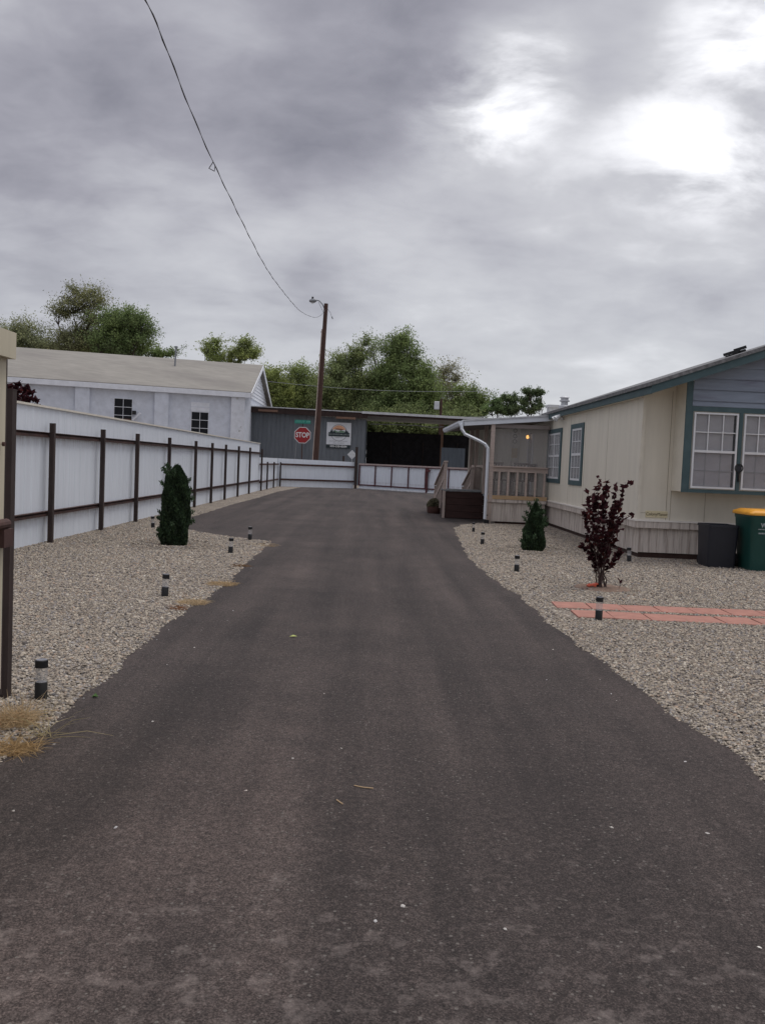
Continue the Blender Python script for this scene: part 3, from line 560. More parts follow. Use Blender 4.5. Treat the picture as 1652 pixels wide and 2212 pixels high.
# business sign on shed wall
a = atY(706.5,911,SY-.06); b = atY(757,968,SY-.06); sx0, sx1, sz1 = a.x, b.x, a.z-.02; sz0 = atY(705,967,SY-.06).z; W_ = sx1-sx0; zs = sz0+.30*(sz1-sz0)*.62
t = thing('business_sign', (sx0,SY-.05,0), 'white square sign with round mountain emblem and dark phone number strip on the shed', 'sign')
Hh = sz1-sz0; zb = sz0+.135*Hh
MB().box(sx0,sx1,SY-.08,SY-.04,zb,sz1).build('panel', mt['signwhite'], t); MB().box(sx0,sx1-.03,SY-.08,SY-.04,sz0,zb-.004).build('phone_strip', mt['ink'], t)
cxs, czs, rr = (sx0+sx1)/2, sz1-.40*Hh, .325*Hh
def ring(cx, cz, r0, r1, y0, y1, a0=0, a1=360, n=40):
    mb = MB()
    for i in range(n):
        p = [math.radians(a0+(a1-a0)*(i+j)/n) for j in (0,1)]
        vs = [(cx+r*math.cos(q), y, cz+r*math.sin(q)) for y in (y0,y1) for q in p for r in (r0,r1)]
        mb.add(vs, [(0,2,3,1),(4,5,7,6),(0,4,6,2),(1,3,7,5)])
    return mb
ring(cxs, czs, rr-.03, rr, SY-.084, SY-.079).build('emblem_ring', mt['greyink'], t)
pl = [(cxs+(rr-.06)*math.cos(math.radians(d)), czs+(rr-.06)*math.sin(math.radians(d))) for d in range(25,156,10)]
MB().prism(pl, 'y', SY-.085, SY-.079).build('emblem_sunset', mt['orange'], t)
MB().prism([(cxs-.5*rr,czs+.38*rr),(cxs-.35*rr,czs+.52*rr),(cxs+.3*rr,czs+.5*rr),(cxs+.6*rr,czs+.4*rr),(cxs+.3*rr,czs+.3*rr),(cxs,czs+.34*rr)], 'y', SY-.089, SY-.0851).build('emblem_mesa', mt['signhill'], t)
MB().prism([(cxs-.75*rr,czs+.05*rr),(cxs-.5*rr,czs+.3*rr),(cxs-.1*rr,czs+.12*rr),(cxs+.2*rr,czs+.3*rr),(cxs+.6*rr,czs+.22*rr),(cxs+.8*rr,czs+.05*rr)], 'y', SY-.092, SY-.0893).build('emblem_hill', mt['signhillg'], t)
for dx, hh in ((-.95,.3),(-.8,.42),(-.55,.28),(.95,.26),(.82,.4),(1.05,.2)): MB().prism([(cxs+(dx-.13)*rr,czs),(cxs+(dx+.13)*rr,czs),(cxs+dx*rr,czs+hh*rr*1.2)], 'y', SY-.096-dx*.001, SY-.0925).build('emblem_pine', mt['ink'], t)
MB().box(sx0+.08*W_,sx1-.06*W_,SY-.101,SY-.0975,czs-.16*Hh*.9,czs+.01*Hh).build('emblem_band', mt['ink'], t)
text('band_lettering', 'TRUE ADVENTURE LIVE LIFE', .125, mt['inkpale'], t, (cxs,SY-.1035,czs-.065*Hh), sx=1.0)
text('emblem_lettering', 'FARMINGTON', .085, mt['greyink'], t, (cxs,SY-.083,czs-.55*rr))
text('address_lettering', 'Boat Repair - Land Cruise RV', .105, mt['greyink'], t, (cxs,SY-.083,zb+.135*Hh)); text('address_lettering', 'Aztec, NM 87410', .105, mt['greyink'], t, (cxs,SY-.083,zb+.06*Hh))
text('phone_number', '505-330-8584', .20, mt['white'], t, (cxs,SY-.083,(sz0+zb)/2), bold=.004, sx=1.05)
# ---------------------------------------------------------------- stop sign
ST = 55.5; c0 = atY(653.5,940,ST); R8 = .5*(atY(671,940,ST)-atY(636,940,ST)).length/math.cos(math.pi/8)
t = thing('stop_sign', (c0.x-.05,ST,0), 'red octagonal stop sign with a green street name plate on a thin post', 'sign')
oct_ = lambda r: [(c0.x+r*math.cos(math.pi/8+i*math.pi/4), c0.z+r*math.sin(math.pi/8+i*math.pi/4)) for i in range(8)]
MB().prism(oct_(R8), 'y', ST-.012, ST).build('border', mt['white'], t); MB().prism(oct_(R8*.925), 'y', ST-.018, ST-.0122).build('plate', mt['red'], t)
text('lettering', 'STOP', .44, mt['white'], t, (c0.x,ST-.021,c0.z), bold=.010, sx=.80, ext=.002)
MB().box(c0.x-.035,c0.x+.025,ST+.005,ST+.05,0,c0.z+.80).build('post', mt['pole'], t)
sn = MB().box(c0.x-.52,c0.x+.48,ST-.012,ST+.004,c0.z+.72,c0.z+.95).build('street_name_plate', mt['signgreen'], t)
mb = MB(); x_ = c0.x-.44
for wd_ in (.09,.07,.10,.05,.09,.08,0,.09,.10,.07):
    if wd_: mb.box(x_,x_+wd_*.35,ST-.015,ST-.0125,c0.z+.77,c0.z+.90).box(x_+wd_*.36,x_+wd_*.9,ST-.015,ST-.0125,c0.z+.865,c0.z+.90)
    x_ += .095
mb.build('name_marks', mt['signpale'], sn)
a = atY(643,925,56.5); b = atY(638,985,56.5); tag(MB().tube([(b.x-.1,56.5,0),(b.x,56.5,b.z),(a.x,56.5,a.z)], .025, 6).build('thin_pole', mt['lampgrey']), 'thin grey pole leaning just behind the stop sign', 'pole')
# ---------------------------------------------------------------- utility pole with street lamp, service cable
UY = 55.8; tp = atY(704.5,656,UY); bp_ = atY(682.5,985,UY); bs = bp_+(bp_-tp)*(bp_.z/(tp.z-bp_.z))
t = thing('utility_pole', (bs.x,UY,0), 'tall brown wooden utility pole with a cobra head lamp, leaning right', 'pole')
ax = (tp-bs); MB().tube([bs, bs+ax*.5, tp], [.185,.155,.125], 16).build('shaft', mt['pole'], t, True)
MB().tube([bs+Vector((-.19,-.06,0)), bs+ax*.5+Vector((-.165,-.06,0)), bs+ax*.86+Vector((-.15,-.05,0))], .035, 8).build('conduit', mt['conduit'], t, True)
def up_(px, py, dy=0): return atY(px, py, UY+dy)
MB().tube([up_(703,672),up_(697,658),up_(690,650),up_(682,648)], .035, 8).build('lamp_arm', mt['lampgrey'], t, True)
MB().tube([up_(703,684),up_(688,652)], .015, 6).build('brace_rod', mt['lampgrey'], t)
h0 = up_(668,650); h1 = up_(684,649); mb = MB(); mb.tube([h0,h0+(h1-h0)*.3,h0+(h1-h0)*.7,h1], [.06,.13,.14,.06], 10); lh = mb.build('lamp_head', mt['lampgrey'], t, True)
mb = MB(); m_ = h0+(h1-h0)*.45; mb.tube([m_+Vector((0,0,-.10)), m_+Vector((0,0,-.19))], [.13,.06], 10).build('lens', mt['clear'], lh); MB().tube([m_+Vector((0,0,.1)), m_+Vector((0,0,.24))], [.07,.06], 8).build('photocell', mt['black'], lh)
MB().tube([up_(708,668),up_(714,676),up_(717,687)], .014, 6).build('drip_loop', mt['wirelight'], t); MB().tube([up_(717,684),up_(718.5,689)], .04, 6).build('splice', mt['lampgrey'], t)
MB().box(bs.x+ax.x*.845-.21,bs.x+ax.x*.845-.13,UY-.04,UY+.04,bs.z+ax.z*.845-.05,bs.z+ax.z*.845+.05).build('bracket', mt['lampgrey'], t)
cpx = [(704,668),(697,677),(686,685),(672,684),(655,676),(640,664),(600,615),(570,570),(540,513),(500,432),(463,355),(420,258),(385,170),(360,105),(338,50),(315,0)]
cps = []
for i, (x, y) in enumerate(cpx):
    if x > 645: yv = UY-.2-(704-x)*.12; cps.append(atY(x, y, yv))
    else: cps.append(atX(x, y, -3.55+.3*(i-5)/10))
d = cps[-1]-cps[-2]; cps += [cps[-1]+d*1.0+Vector((0,0,-.05)), cps[-1]+d*2.2+Vector((0,0,-.1))]
fine_ = []
for i in range(len(cps)-1):
    p0, p1, p2, p3 = cps[max(i-1,0)], cps[i], cps[i+1], cps[min(i+2,len(cps)-1)]; k = max(3, int((p2-p1).length/.35))
    for j in range(k):
        s = j/k; fine_.append(.5*((2*p1)+(p2-p0)*s+(2*p0-5*p1+4*p2-p3)*s*s+(3*p1-p0-3*p2+p3)*s**3))
fine_.append(cps[-1])
t = thing('service_cable', fine_[0], 'twisted black overhead cable sweeping from the wooden pole up across the sky', 'cable')
MB().tube(fine_, .007, 6).build('bare_wire', mt['cable'], t)
tw = [p+Vector((math.cos(i*1.15)*.0125, 0, math.sin(i*1.15)*.0125)) for i, p in enumerate(fine_)]; MB().tube(tw, .006, 6).build('insulated_wire', mt['cable'], t)
lp = atX(463,355,-3.35); ld = (cps[11]-cps[10]).normalized(); MB().tube([lp+ld*.12, lp+Vector((-.10,0,-.08)), lp+Vector((-.01,.1,-.10)), lp-ld*.1], .009, 6).build('loop', mt['cable'], t)
# second pole far behind
PYB = 70; q0 = atY(951,905,PYB); q1 = atY(953,862,PYB)
t = thing('utility_pole', (q0.x,PYB,0), 'distant thin pole with a pale transformer box among the trees', 'pole')
MB().tube([(q0.x,PYB,0),(q1.x,PYB,q1.z)], [.12,.10], 8).build('shaft', mt['pole'], t); q = atY(943,876,PYB-.3)
MB().box(q.x-.2,q.x+.2,PYB-.45,PYB-.1,q.z-.32,q.z+.32).build('transformer', mt['galv'], t, bevel=.04)
for i, (a_, b_, y) in enumerate((((560,822),(1060,845),72),((560,878),(1080,900),72.4))):
    a = atY(*a_, y); b = atY(*b_, y); MBp = [a+(b-a)*(j/16)+Vector((0,0,-.35*math.sin(math.pi*j/16))) for j in range(17)]
    tag(MB().tube(MBp, .014, 5).build('overhead_wire', mt['wirelight']), ('thin upper' if i == 0 else 'thin lower')+' overhead wire strung in front of the central trees', 'wire')
# ---------------------------------------------------------------- manufactured home
HX, HY, HE = 5.08, 16.8, 26.3; SL = .36
t = thing('mobile_home', (HX,HY,0), 'cream manufactured home with faded green trim and grey gable on the right', 'house'); home = t
def roofz(x): return 3.255+SL*(x-4.93)     # top of roof
XR = 9.3
mb = MB(); mb.prism([(HX,.70),(14,.70),(14,roofz(4.6)),(XR,roofz(XR)-.12),(HX,roofz(HX)-.12)], 'y', HY, 31); mb.build('wall', mt['cream'], t)
mb = MB(); mb.ribbed((HX+.06,31), (HX+.06,HY+.05), .08, .60, .20, .012, .12); mb.ribbed((HX+.06,HY+.05), (13,HY+.05), .10, .60, .20, .012, .12); mb.build('skirting', mt['skirt'], t)
MB().box(HX+.075,13,HY+.065,30.9,0,.2).build('base_gap', mt['gap'], t)  # solid fill, its near-black colour paints the shaded gap under the skirting
mb = MB(); mb.box(HX-.035,HX+.10,HY-.035,31,.575,.70).box(HX+.101,6.08,HY-.035,HY+.10,.575,.70).box(6.10,13,HY-.02,HY+.10,.575,.70); mb.build('ledge', mt['skirt'], t)
mb = MB(); mb.box(HX-.05,HX+.1,HY-.05,31,.701,.735).box(HX+.101,13,HY-.05,HY+.1,.701,.735); mb.build('ledge_cap', mt['ledge'], t)
mb = MB(); mb.box(HX-.012,HX+.05,HY-.014,HY+.05,.736,3.0); mb.build('corner_trim', mt['creamtrim'], t)
mb = MB()
for y in (19.27,21.30,22.95,25.9): mb.box(HX-.003,HX+.002,y,y+.005,.736,3.05)
for x in (5.62,5.70,6.36,7.6): mb.box(x,x+.008,HY-.003,HY+.002,.736,1.3 if x > 5.69 else 3.2)
mb.box(HX+.05,5.62,HY-.003,HY+.002,.86,.868); mb.build('panel_seams', mt['seam'], t)
# bay
BX, BY = 5.69, 16.24
mb = MB(); mb.prism([(BX,1.31),(9.6,1.31),(9.6,roofz(9.3)-.16),(BX,roofz(BX)-.16)], 'y', BY, HY-.002); bay = mb.build('bay', mt['creamtrim'], t)
WT, WB = 2.78, 1.385; ws_ = [(5.845,6.665),(6.775,7.595),(7.705,8.525)]
mb = MB(); hz_ = WT+.06
mb.box(BX-.004,5.80,BY-.03,BY-.001,1.30,roofz(BX)-.17); mb.box(5.801,9.6,BY-.03,BY-.001,WT+.02,WT+.11); mb.box(5.801,9.6,BY-.032,BY-.001,1.30,WB-.02)
for a, b in zip([5.801]+[w_[1]+.02 for w_ in ws_], [w_[0]-.02 for w_ in ws_]+[9.6]): mb.box(a,b,BY-.03,BY-.001,WB-.02,WT+.02)
mb.build('bay_trim', mt['green'], bay)
mb = MB(); z = WT+.115; first = True
while z < 4.6:
    z1 = z+(.10 if first else .205); first = False
    xa = max(5.805, 4.93+(z-3.255+.17)/SL); xb = max(5.805, 4.93+(z1-3.255+.17)/SL)
    if xa < 9.6: mb.add([(xa,BY-.03,z),(9.6,BY-.03,z),(9.6,BY-.008,z1),(xb,BY-.008,z1),(xa,BY,z),(9.6,BY,z)], [(0,1,2,3),(0,4,5,1)])
    z = z1
mb.build('gable_siding', mt['siding'], bay)
def bwin(x0, x1):
    f = MB(); d0, d1 = BY-.05, BY-.012; zm = WB+.66
    for a in ((x0,x0+.032),(x1-.032,x1)): f.box(*a,d0,d1,WB,WT)
    f.box(x0+.0321,x1-.0321,d0,d1,WT-.03,WT).box(x0+.0321,x1-.0321,d0,d1,WB,WB+.035).box(x0+.0321,x1-.0321,d0-.006,d1,zm,zm+.045)
    wn_ = f.build('window', mt['frame'], bay)
    g = MB()
    for i in (1,2):
        xm = x0+(x1-x0)*i/3; g.box(xm-.009,xm+.009,d0+.012,d1+.002,zm+.046,WT-.031)
    zc = (zm+.046+WT-.03)/2; g.box(x0+.033,x1-.033,d0+.0125,d1+.0015,zc-.009,zc+.009)
    g.build('muntins', mt['frame'], wn_)
    g = MB()
    for i in (1,2):
        xm = x0+(x1-x0)*i/3-.012; g.box(xm-.007,xm+.007,d0+.032,d1+.003,WB+.036,zm-.001)
    zc = (zm+WB)/2; g.box(x0+.033,x1-.033,d0+.0325,d1+.0025,zc-.007,zc+.007); g.build('lower_muntins', mt['frame'], wn_)
    MB().box(x0+.033,x1-.033,BY-.020,BY-.018,zm+.046,WT-.031).build('pane', mt['glass'], wn_); MB().box(x0+.033,x1-.033,BY-.040,BY-.0395,WB+.036,zm-.001).build('insect_screen', mt['screen'], wn_)
    bl = MB(); z_ = WB+.04
    while z_ < WT-.04: bl.add([(x0+.034,BY-.006,z_),(x1-.07,BY-.006,z_),(x1-.07,BY-.0025,z_+.021),(x0+.034,BY-.0025,z_+.021)], [(0,1,2,3)]); z_ += .0225
    bl.build('blind', mt['blind'], wn_); MB().box(x1-.069,x1-.034,BY-.004,BY-.0015,WB+.036,WT-.031).build('reveal', mt['dark'], wn_)
for a, b in ws_: bwin(a, b)
# side windows
def swin(y0, y1, z0, z1, cols):
    f = MB(); X0, X1 = HX-.03, HX-.001; tw_ = .17
    f.box(X0,X1,y0,y0+tw_,z0,z1).box(X0,X1,y1-tw_,y1,z0,z1).box(X0,X1,y0+tw_+.0001,y1-tw_-.0001,z1-.12,z1).box(X0,X1,y0+tw_+.0001,y1-tw_-.0001,z0,z0+.12)
    wf = f.build('window', mt['green'], home); g = MB(); ya, yb, za, zb_ = y0+tw_, y1-tw_, z0+.12, z1-.12; cw = (yb-ya)/cols
    for c_ in range(cols):
        p, q = ya+cw*c_+.01, ya+cw*(c_+1)-.01; e = .045
        g.box(X0+.004,X1,p,p+e,za,zb_).box(X0+.004,X1,q-e,q,za,zb_)
        for zq, hh in ((za,.05),(zb_-.05,.05),((za+zb_)/2-.03,.06),((za*.75+zb_*.25)-.01,.02),((za*.25+zb_*.75)-.01,.02)): g.box(X0+.005,X1,p+e+.0001,q-e-.0001,zq,zq+hh)
        for k in (1,2): ym = p+e+(q-p-2*e)*k/3; g.box(X0+.009,X1,ym-.011,ym+.011,za+.051,zb_-.051)
    g.build('sash', mt['frame'], wf); MB().box(X1-.014,X1-.012,ya,yb,za,zb_).build('pane', mt['glass'], wf); MB().ribbed((X1-.006,yb), (X1-.006,ya), za, zb_, .09, .004, .5, th=.001).build('curtain', mt['curtain'], wf)
swin(23.95, 25.85, 1.25, 2.77, 2); swin(21.45, 22.85, 1.25, 2.80, 1)
# roof
y0, y1 = 15.93, HE; Lx = XR-4.93
mb = MB(); mb.prism([(4.90,roofz(4.90)-.05),(XR,roofz(XR)-.05),(13.8,roofz(4.8)-.05),(13.8,roofz(4.8)+.02),(XR,roofz(XR)+.02),(4.90,roofz(4.90)+.02)], 'y', y0-.03, y1); rf = mb.build('roof', mt['shingle'], t)
mb = MB(); mb.prism([(4.94,roofz(4.94)-.20),(XR,roofz(XR)-.20),(XR,roofz(XR)-.052),(4.94,roofz(4.94)-.052)], 'y', y0, y0+.03); mb.box(4.94,4.97,y0+.031,y1,3.06,roofz(4.94)-.052); mb.build('fascia', mt['green'], rf)
mb = MB(); mb.prism([(4.971,roofz(4.97)-.19),(XR,roofz(XR)-.19),(XR,roofz(XR)-.17),(4.971,roofz(4.97)-.17)], 'y', y0+.031, HY); mb.box(4.971,HX,HY+.001,y1,3.065,3.08); mb.build('soffit', mt['creamtrim'], rf)
# vents
v0 = atY(1218,880,25.6); vx = v0.x; vzz = roofz(vx)
MB().lathe([(.17,-.1),(.17,.03),(.15,.05),(.10,.06),(.10,.16),(.15,.17),(.15,.20),(.11,.21),(.11,.27),(.15,.28),(.06,.33)], 14, (vx,25.6,vzz-.0)).build('roof_vent', mt['galv'], rf)
v1 = atY(1193,884,27.4); MB().box(v1.x-.20,v1.x+.20,26.9,27.3,3.0,v1.z+.02).box(v1.x-.24,v1.x+.24,26.86,27.34,v1.z+.021,v1.z+.10).build('swamp_cooler', mt['galv'], rf)
v2 = atY(1588,752,18.2)
mb = MB(); dx = Vector((1,0,SL)).normalized(); up2 = Vector((-SL,0,1)).normalized(); cc = Vector((v2.x,18.2,roofz(v2.x)+.02)) 
for s0, s1, z0_, z1_ in ((-.17,.05,.03,.09),(.062,.19,.055,.115),(-.14,.0,.0,.028),(.02,.16,.0,.05)): mb.bar(cc+dx*s0+up2*(z0_+z1_)/2, cc+dx*s1+up2*(z0_+z1_)/2, .34, z1_-z0_, up=up2)
mb.build('roof_louvre', mt['black'], rf)
# plate, flood light, ornament
pc = (atY(1393,1109,HY).x+atY(1441,1110,HY).x)/2; pz = atY(1417,1111,HY).z; pwid = atY(1441,1110,HY).x-atY(1393,1109,HY).x
pn = MB().box(pc-pwid/2,pc+pwid/2,HY-.012,HY-.0001,pz-.065,pz+.065).build('name_plate', mt['plate'], t, bevel=.015)
text('lettering', 'ColonyManor', .085, mt['plateink'], pn, (pc,HY-.014,pz), sx=.86)
fl = atX(1217,902,HX); b_ = MB().box(HX-.05,HX,fl.y-.06,fl.y+.06,fl.z-.06,fl.z+.06).build('flood_light', mt['white'], t)
for s in (-1,1): MB().tube([(HX-.05,fl.y+s*.04,fl.z),(HX-.14,fl.y+s*.14,fl.z+.02),(HX-.25,fl.y+s*.16,fl.z-.06)], [.02,.06,.08], 10).build('lamp_head', mt['white'], b_, True)
om = (ws_[0][1]+ws_[1][0])/2; t2 = thing('wall_ornament', (om,BY-.03,1.3), 'black iron ring ornament hanging on green trim between the front windows', 'ornament')
oz = 1.785; ring(om, oz, .062, .080, BY-.06, BY-.034, n=24).build('ring', mt['black'], t2); MB().tube([(om+(.035 if k%2 else -.035),BY-.05,oz-.08-.04*0),(om+(.03 if k%2 else -.02),BY-.05,oz-.24)] if False else [(om,BY-.05,oz-.07),(om+.01,BY-.05,oz-.25)], .022, 8).build('pendulum', mt['black'], t2); MB().box(om-.05,om+.05,BY-.05,BY-.045,oz-.045,oz+.045).build('dial', mt['binblue'], t2)
# ---------------------------------------------------------------- porch
PF = 25.4; t = thing('porch', (3.4,PF,0), 'covered wooden side porch with railing, white gutter and screened front', 'porch'); DZ = .80
MB().box(3.36,HX-.06,PF+.05,31,DZ-.06,DZ).build('floor', mt['deck'], t)
MB().ribbed((3.42,PF+.02), (HX-.1,PF+.02), .06, .60, .16, .01, .14).build('skirting', mt['skirt'], t)
MB().box(3.30,3.42,PF-.03,PF+.10,0,.62).build('corner_board', mt['wood'], t); MB().box(3.56,HX-.08,PF+.05,PF+.10,0,.06).build('base_gap', mt['gap'], t)  # the gap block paints the shade below the porch skirting
MB().box(3.34,HX-.07,PF-.04,PF+.04,.61,.70).build('ledge', mt['skirt'], t); MB().box(3.30,HX-.06,PF-.05,PF+.05,.705,.815).build('bottom_board', mt['woodgold'], t)
rl = MB(); rl.box(3.40,HX-.06,PF-.07,PF+.07,1.635,1.67).box(3.40,HX-.06,PF-.02,PF+.02,1.50,1.634); rl = rl.build('railing', mt['woodpale'], t)
for i in range(6): x = 3.62+i*.262; MB().box(x-.03,x+.03,PF-.018,PF+.018,.816,1.499).build('baluster', mt['woodpale'], rl)
sr = MB().box(3.38,3.48,PF+1.5,30.6,1.60,1.67).build('railing', mt['wood'], t)
for i in range(9): y = 28.4+i*.25; MB().box(3.41,3.45,y-.02,y+.02,DZ,1.599).build('baluster', mt['wood'], sr)
def pz_(x): return 2.90+.095*(x-2.5)
for x, y, m_ in ((3.38,PF,'woodpale'),(3.38,26.95,'wood'),(3.38,29.3,'wood'),(3.38,30.9,'wood')): MB().box(x-.055,x+.055,y-.055,y+.055,DZ if y > PF+.1 else 0.62,pz_(x)-.11).build('post', mt[m_], t)
mb = MB(); mb.prism([(2.5,pz_(2.5)),(HX-.002,pz_(HX)),(HX-.002,pz_(HX)+.045),(2.5,pz_(2.5)+.045)], 'y', PF-.12, 31); pr = mb.build('roof', mt['galv'], t)
mb = MB(); mb.prism([(2.52,pz_(2.52)-.13),(HX-.01,pz_(HX)-.13),(HX-.01,pz_(HX)-.003),(2.52,pz_(2.52)-.003)], 'y', PF-.10, PF-.06); mb.build('front_fascia', mt['whitemetal'], pr)
mb = MB(); mb.prism([(2.56,pz_(2.56)-.10),(HX-.01,pz_(HX)-.10),(HX-.01,pz_(HX)-.08),(2.56,pz_(2.56)-.08)], 'y', PF-.059, 31); mb.build('ceiling', mt['soffit'], pr)
mb = MB()
mb.prism([(2.36,pz_(2.5)-.06),(2.40,pz_(2.5)-.13),(2.495,pz_(2.5)-.13),(2.495,pz_(2.5)-.0),(2.36,pz_(2.5)-.0)], 'y', PF-.14, 31); mb.build('gutter', mt['whitemetal'], pr)
gz_ = pz_(2.5)-.10; dsx = 3.27
pth = [Vector((2.45,PF-.17,gz_)), Vector((2.46,PF-.18,gz_-.13)), Vector((2.56,PF-.18,gz_-.27)), Vector((2.95,PF-.18,gz_-.43)), Vector((3.15,PF-.18,gz_-.53)), Vector((3.23,PF-.18,gz_-.64)), Vector((3.24,PF-.18,gz_-.85)), Vector((3.24,PF-.18,.12))]
mb = MB(); mb.tube(pth, .044, 4); mb.build('downspout', mt['whitemetal'], pr)
MB().box(3.22,3.36,PF-.25,PF-.08,0,.10).build('drain_shoe', mt['black'], t); MB().box(3.2,3.33,PF-.14,PF-.11,.22,.25).build('bracket', mt['black'], pr)
MB().box(3.43,HX-.075,PF+.075,PF+.079,.83,pz_(3.43)-.14).build('screen', mt['porchscreen'], t)
MB().box(3.42,HX-.07,PF-.04,PF+.04,pz_(3.4)-.22,pz_(3.4)-.115).build('header', mt['soffit'], t)
# annex behind porch
t = thing('house_annex', (3.4,31,0), 'grooved pale annex wall at the back of the covered porch', 'annex')
MB().ribbed((3.30,31.03), (HX,31.03), 0, 3.0, .10, .012, .2).build('wall', mt['porchwall'], t); MB().box(4.7,9,31.05,37,0,3.0).build('body', mt['porchwall'], t); MB().box(4.6,9.2,31.06,37.2,3.005,3.1).build('roof', mt['galv'], t)
# door and lamp on the house wall inside the porch
dr = MB().box(HX-.04,HX-.002,28.2,29.15,DZ,2.75).build('door', mt['curtain'], home); MB().tube([(HX-.04,28.3,1.75),(HX-.10,28.3,1.75)], .03, 8).build('handle', mt['black'], dr); MB().box(HX-.045,HX-.041,28.35,29.0,1.75,2.6).build('window', mt['glass'], dr)
lp = atX(1139,944,HX-.12); t = thing('wall_lamp', (HX,lp.y,lp.z), 'small glowing amber wall lamp inside the covered porch', 'lamp')
MB().box(HX-.05,HX-.001,lp.y-.05,lp.y+.05,lp.z-.12,lp.z+.12).build('back_plate', mt['black'], t); MB().tube([(HX-.05,lp.y,lp.z+.02),(HX-.12,lp.y,lp.z+.07)], .015, 6).build('arm', mt['black'], t)
MB().lathe([(.02,-.06),(.045,-.03),(.045,.03),(.02,.06)], 10, (HX-.12,lp.y,lp.z)).build('bulb', mt['bulb'], t, True); MB().lathe([(.07,.062),(.02,.10)], 10, (HX-.12,lp.y,lp.z)).build('shade', mt['black'], t)
q = atY(1113,930,30.9); t = thing('wall_hanging', (q.x,30.95,q.z), 'dark scroll ornament hanging above an ochre cloth on the porch wall', 'ornament')
for dz in (0,.2,.38): ring(q.x, q.z-dz, .05, .075, 30.93, 30.96, n=14).build('scroll', mt['black'], t)
MB().box(q.x-.10,q.x+.10,30.93,30.96,q.z-.95,q.z-.62).build('cloth', mt['yellow'], t)
# patio set
def chair(loc, rz, label):
    t = thing('patio_chair', (0,0,0), label, 'chair', 'dark chairs on the porch')
    MB().box(-.24,.24,-.22,.24,.42,.46).build('seat', mt['browntimber'], t, bevel=.01); b = MB()
    for i in range(5): b.box(-.22+i*.1,-.18+i*.1,.22,.25,.46,.92)
    b.box(-.24,.24,.215,.255,.92,.98).build('backrest', mt['browntimber'], t)
    for x in (-.22,.22):
        for y in (-.2,.23): MB().box(x-.02,x+.02,y-.02,y+.02,0,.419).build('leg', mt['browntimber'], t)
    t.location = loc; t.rotation_euler = (0,0,rz); return t
chair((3.85,27.2,DZ), 2.6, 'dark slatted patio chair left of the porch table'); chair((4.72,27.4,DZ), -1.3, 'dark slatted patio chair beside the house wall on the porch'); chair((4.35,26.2,DZ), 3.1, 'dark slatted patio chair just behind the porch railing')
t = thing('patio_table', (0,0,0), 'round dark patio table with small items inside the porch', 'table')
MB().lathe([(.42,.70),(.44,.71),(.44,.735),(.42,.74)], 20).build('tabletop', mt['browntimber'], t); MB().lathe([(.05,.03),(.05,.70)], 10).build('pedestal', mt['browntimber'], t); MB().lathe([(.25,0),(.25,.025),(.06,.03)], 14).build('base', mt['browntimber'], t); t.location = (4.25,27.1,DZ)
t = thing('white_jug', (4.3,27.0,DZ+.74), 'small white jug standing on the round patio table', 'jug'); MB().lathe([(.05,0),(.07,.06),(.045,.14),(.05,.17)], 12, (4.3,27.0,DZ+.74)).build('body', mt['white'], t, True); MB().tube([(4.36,27,DZ+.80),(4.41,27,DZ+.84),(4.345,27,DZ+.88)], .01, 6).build('handle', mt['white'], t)
# ---------------------------------------------------------------- landing and steps
t = thing('porch_steps', (2.19,27,0), 'wooden landing boxed in dark brown planks with pale handrails and steps', 'steps')
X0, X1, Y0, Y1 = 2.19, 3.36, 26.98, 28.2
mb = MB()
for i in range(4): mb.box(X0+.03,X1+.1,Y0,Y0+.04,.02+i*.205,.02+i*.205+.195); mb.box(X0,X0+.04,Y0+.041,Y1,.02+i*.205,.02+i*.205+.195)
mb.build('plank_side', mt['browntimber'], t); mb = MB(); mb.box(X0+.041,X1,Y0+.041,Y1,.0,.78); mb.build('inner_box', mt['browntimber'], t)
MB().box(X0-.02,X1+.02,Y0-.03,Y1,.84,.88).build('platform', mt['deck'], t)
MB().box(X0-.03,X0+.028,Y0-.04,Y0-.001,0,.84).build('corner_board', mt['wood'], t)
for i in range(4): zt = .66-.205*i; MB().box(X0+.05,3.2,Y1+.02+.7*i,Y1+.72+.7*i,zt-.04,zt).build('tread', mt['deck'], t); MB().box(X0+.05,3.2,Y1+.001+.7*i,Y1+.019+.7*i,0,zt).build('riser', mt['wood'], t)
def hrail(x, yA, zA, yB, zB, lo):
    MB().box(x-.045,x+.045,yA-.045,yA+.045,lo,zA).build('newel_post', mt['woodpale'], t); MB().box(x-.05,x+.05,yB-.05,yB+.03,0,zB-.04).build('newel_post', mt['woodpale'], t)
    r_ = MB().bar((x,yA-.06,zA+.02), (x,yB,zB), .13, .04); r_.bar((x,yA,zA-.42), (x,yB,zB-.45), .04, .09); r_ = r_.build('handrail', mt['woodpale'], t)
    for i in range(1,7): s = i/7; y = yA+(yB-yA)*s; zt = zA+(zB-zA)*s; MB().box(x-.02,x+.02,y-.02,y+.02,max(zt-1.15,.03),zt-.02).build('baluster', mt['woodpale'], r_)
hrail(2.2, 27.05, 1.72, 31.0, .92, .88); hrail(3.15, 28.2, 1.56, 30.8, .95, .88)
MB().box(2.15,2.24,27.0,27.1,0,.84).build('newel_post', mt['wood'], t)
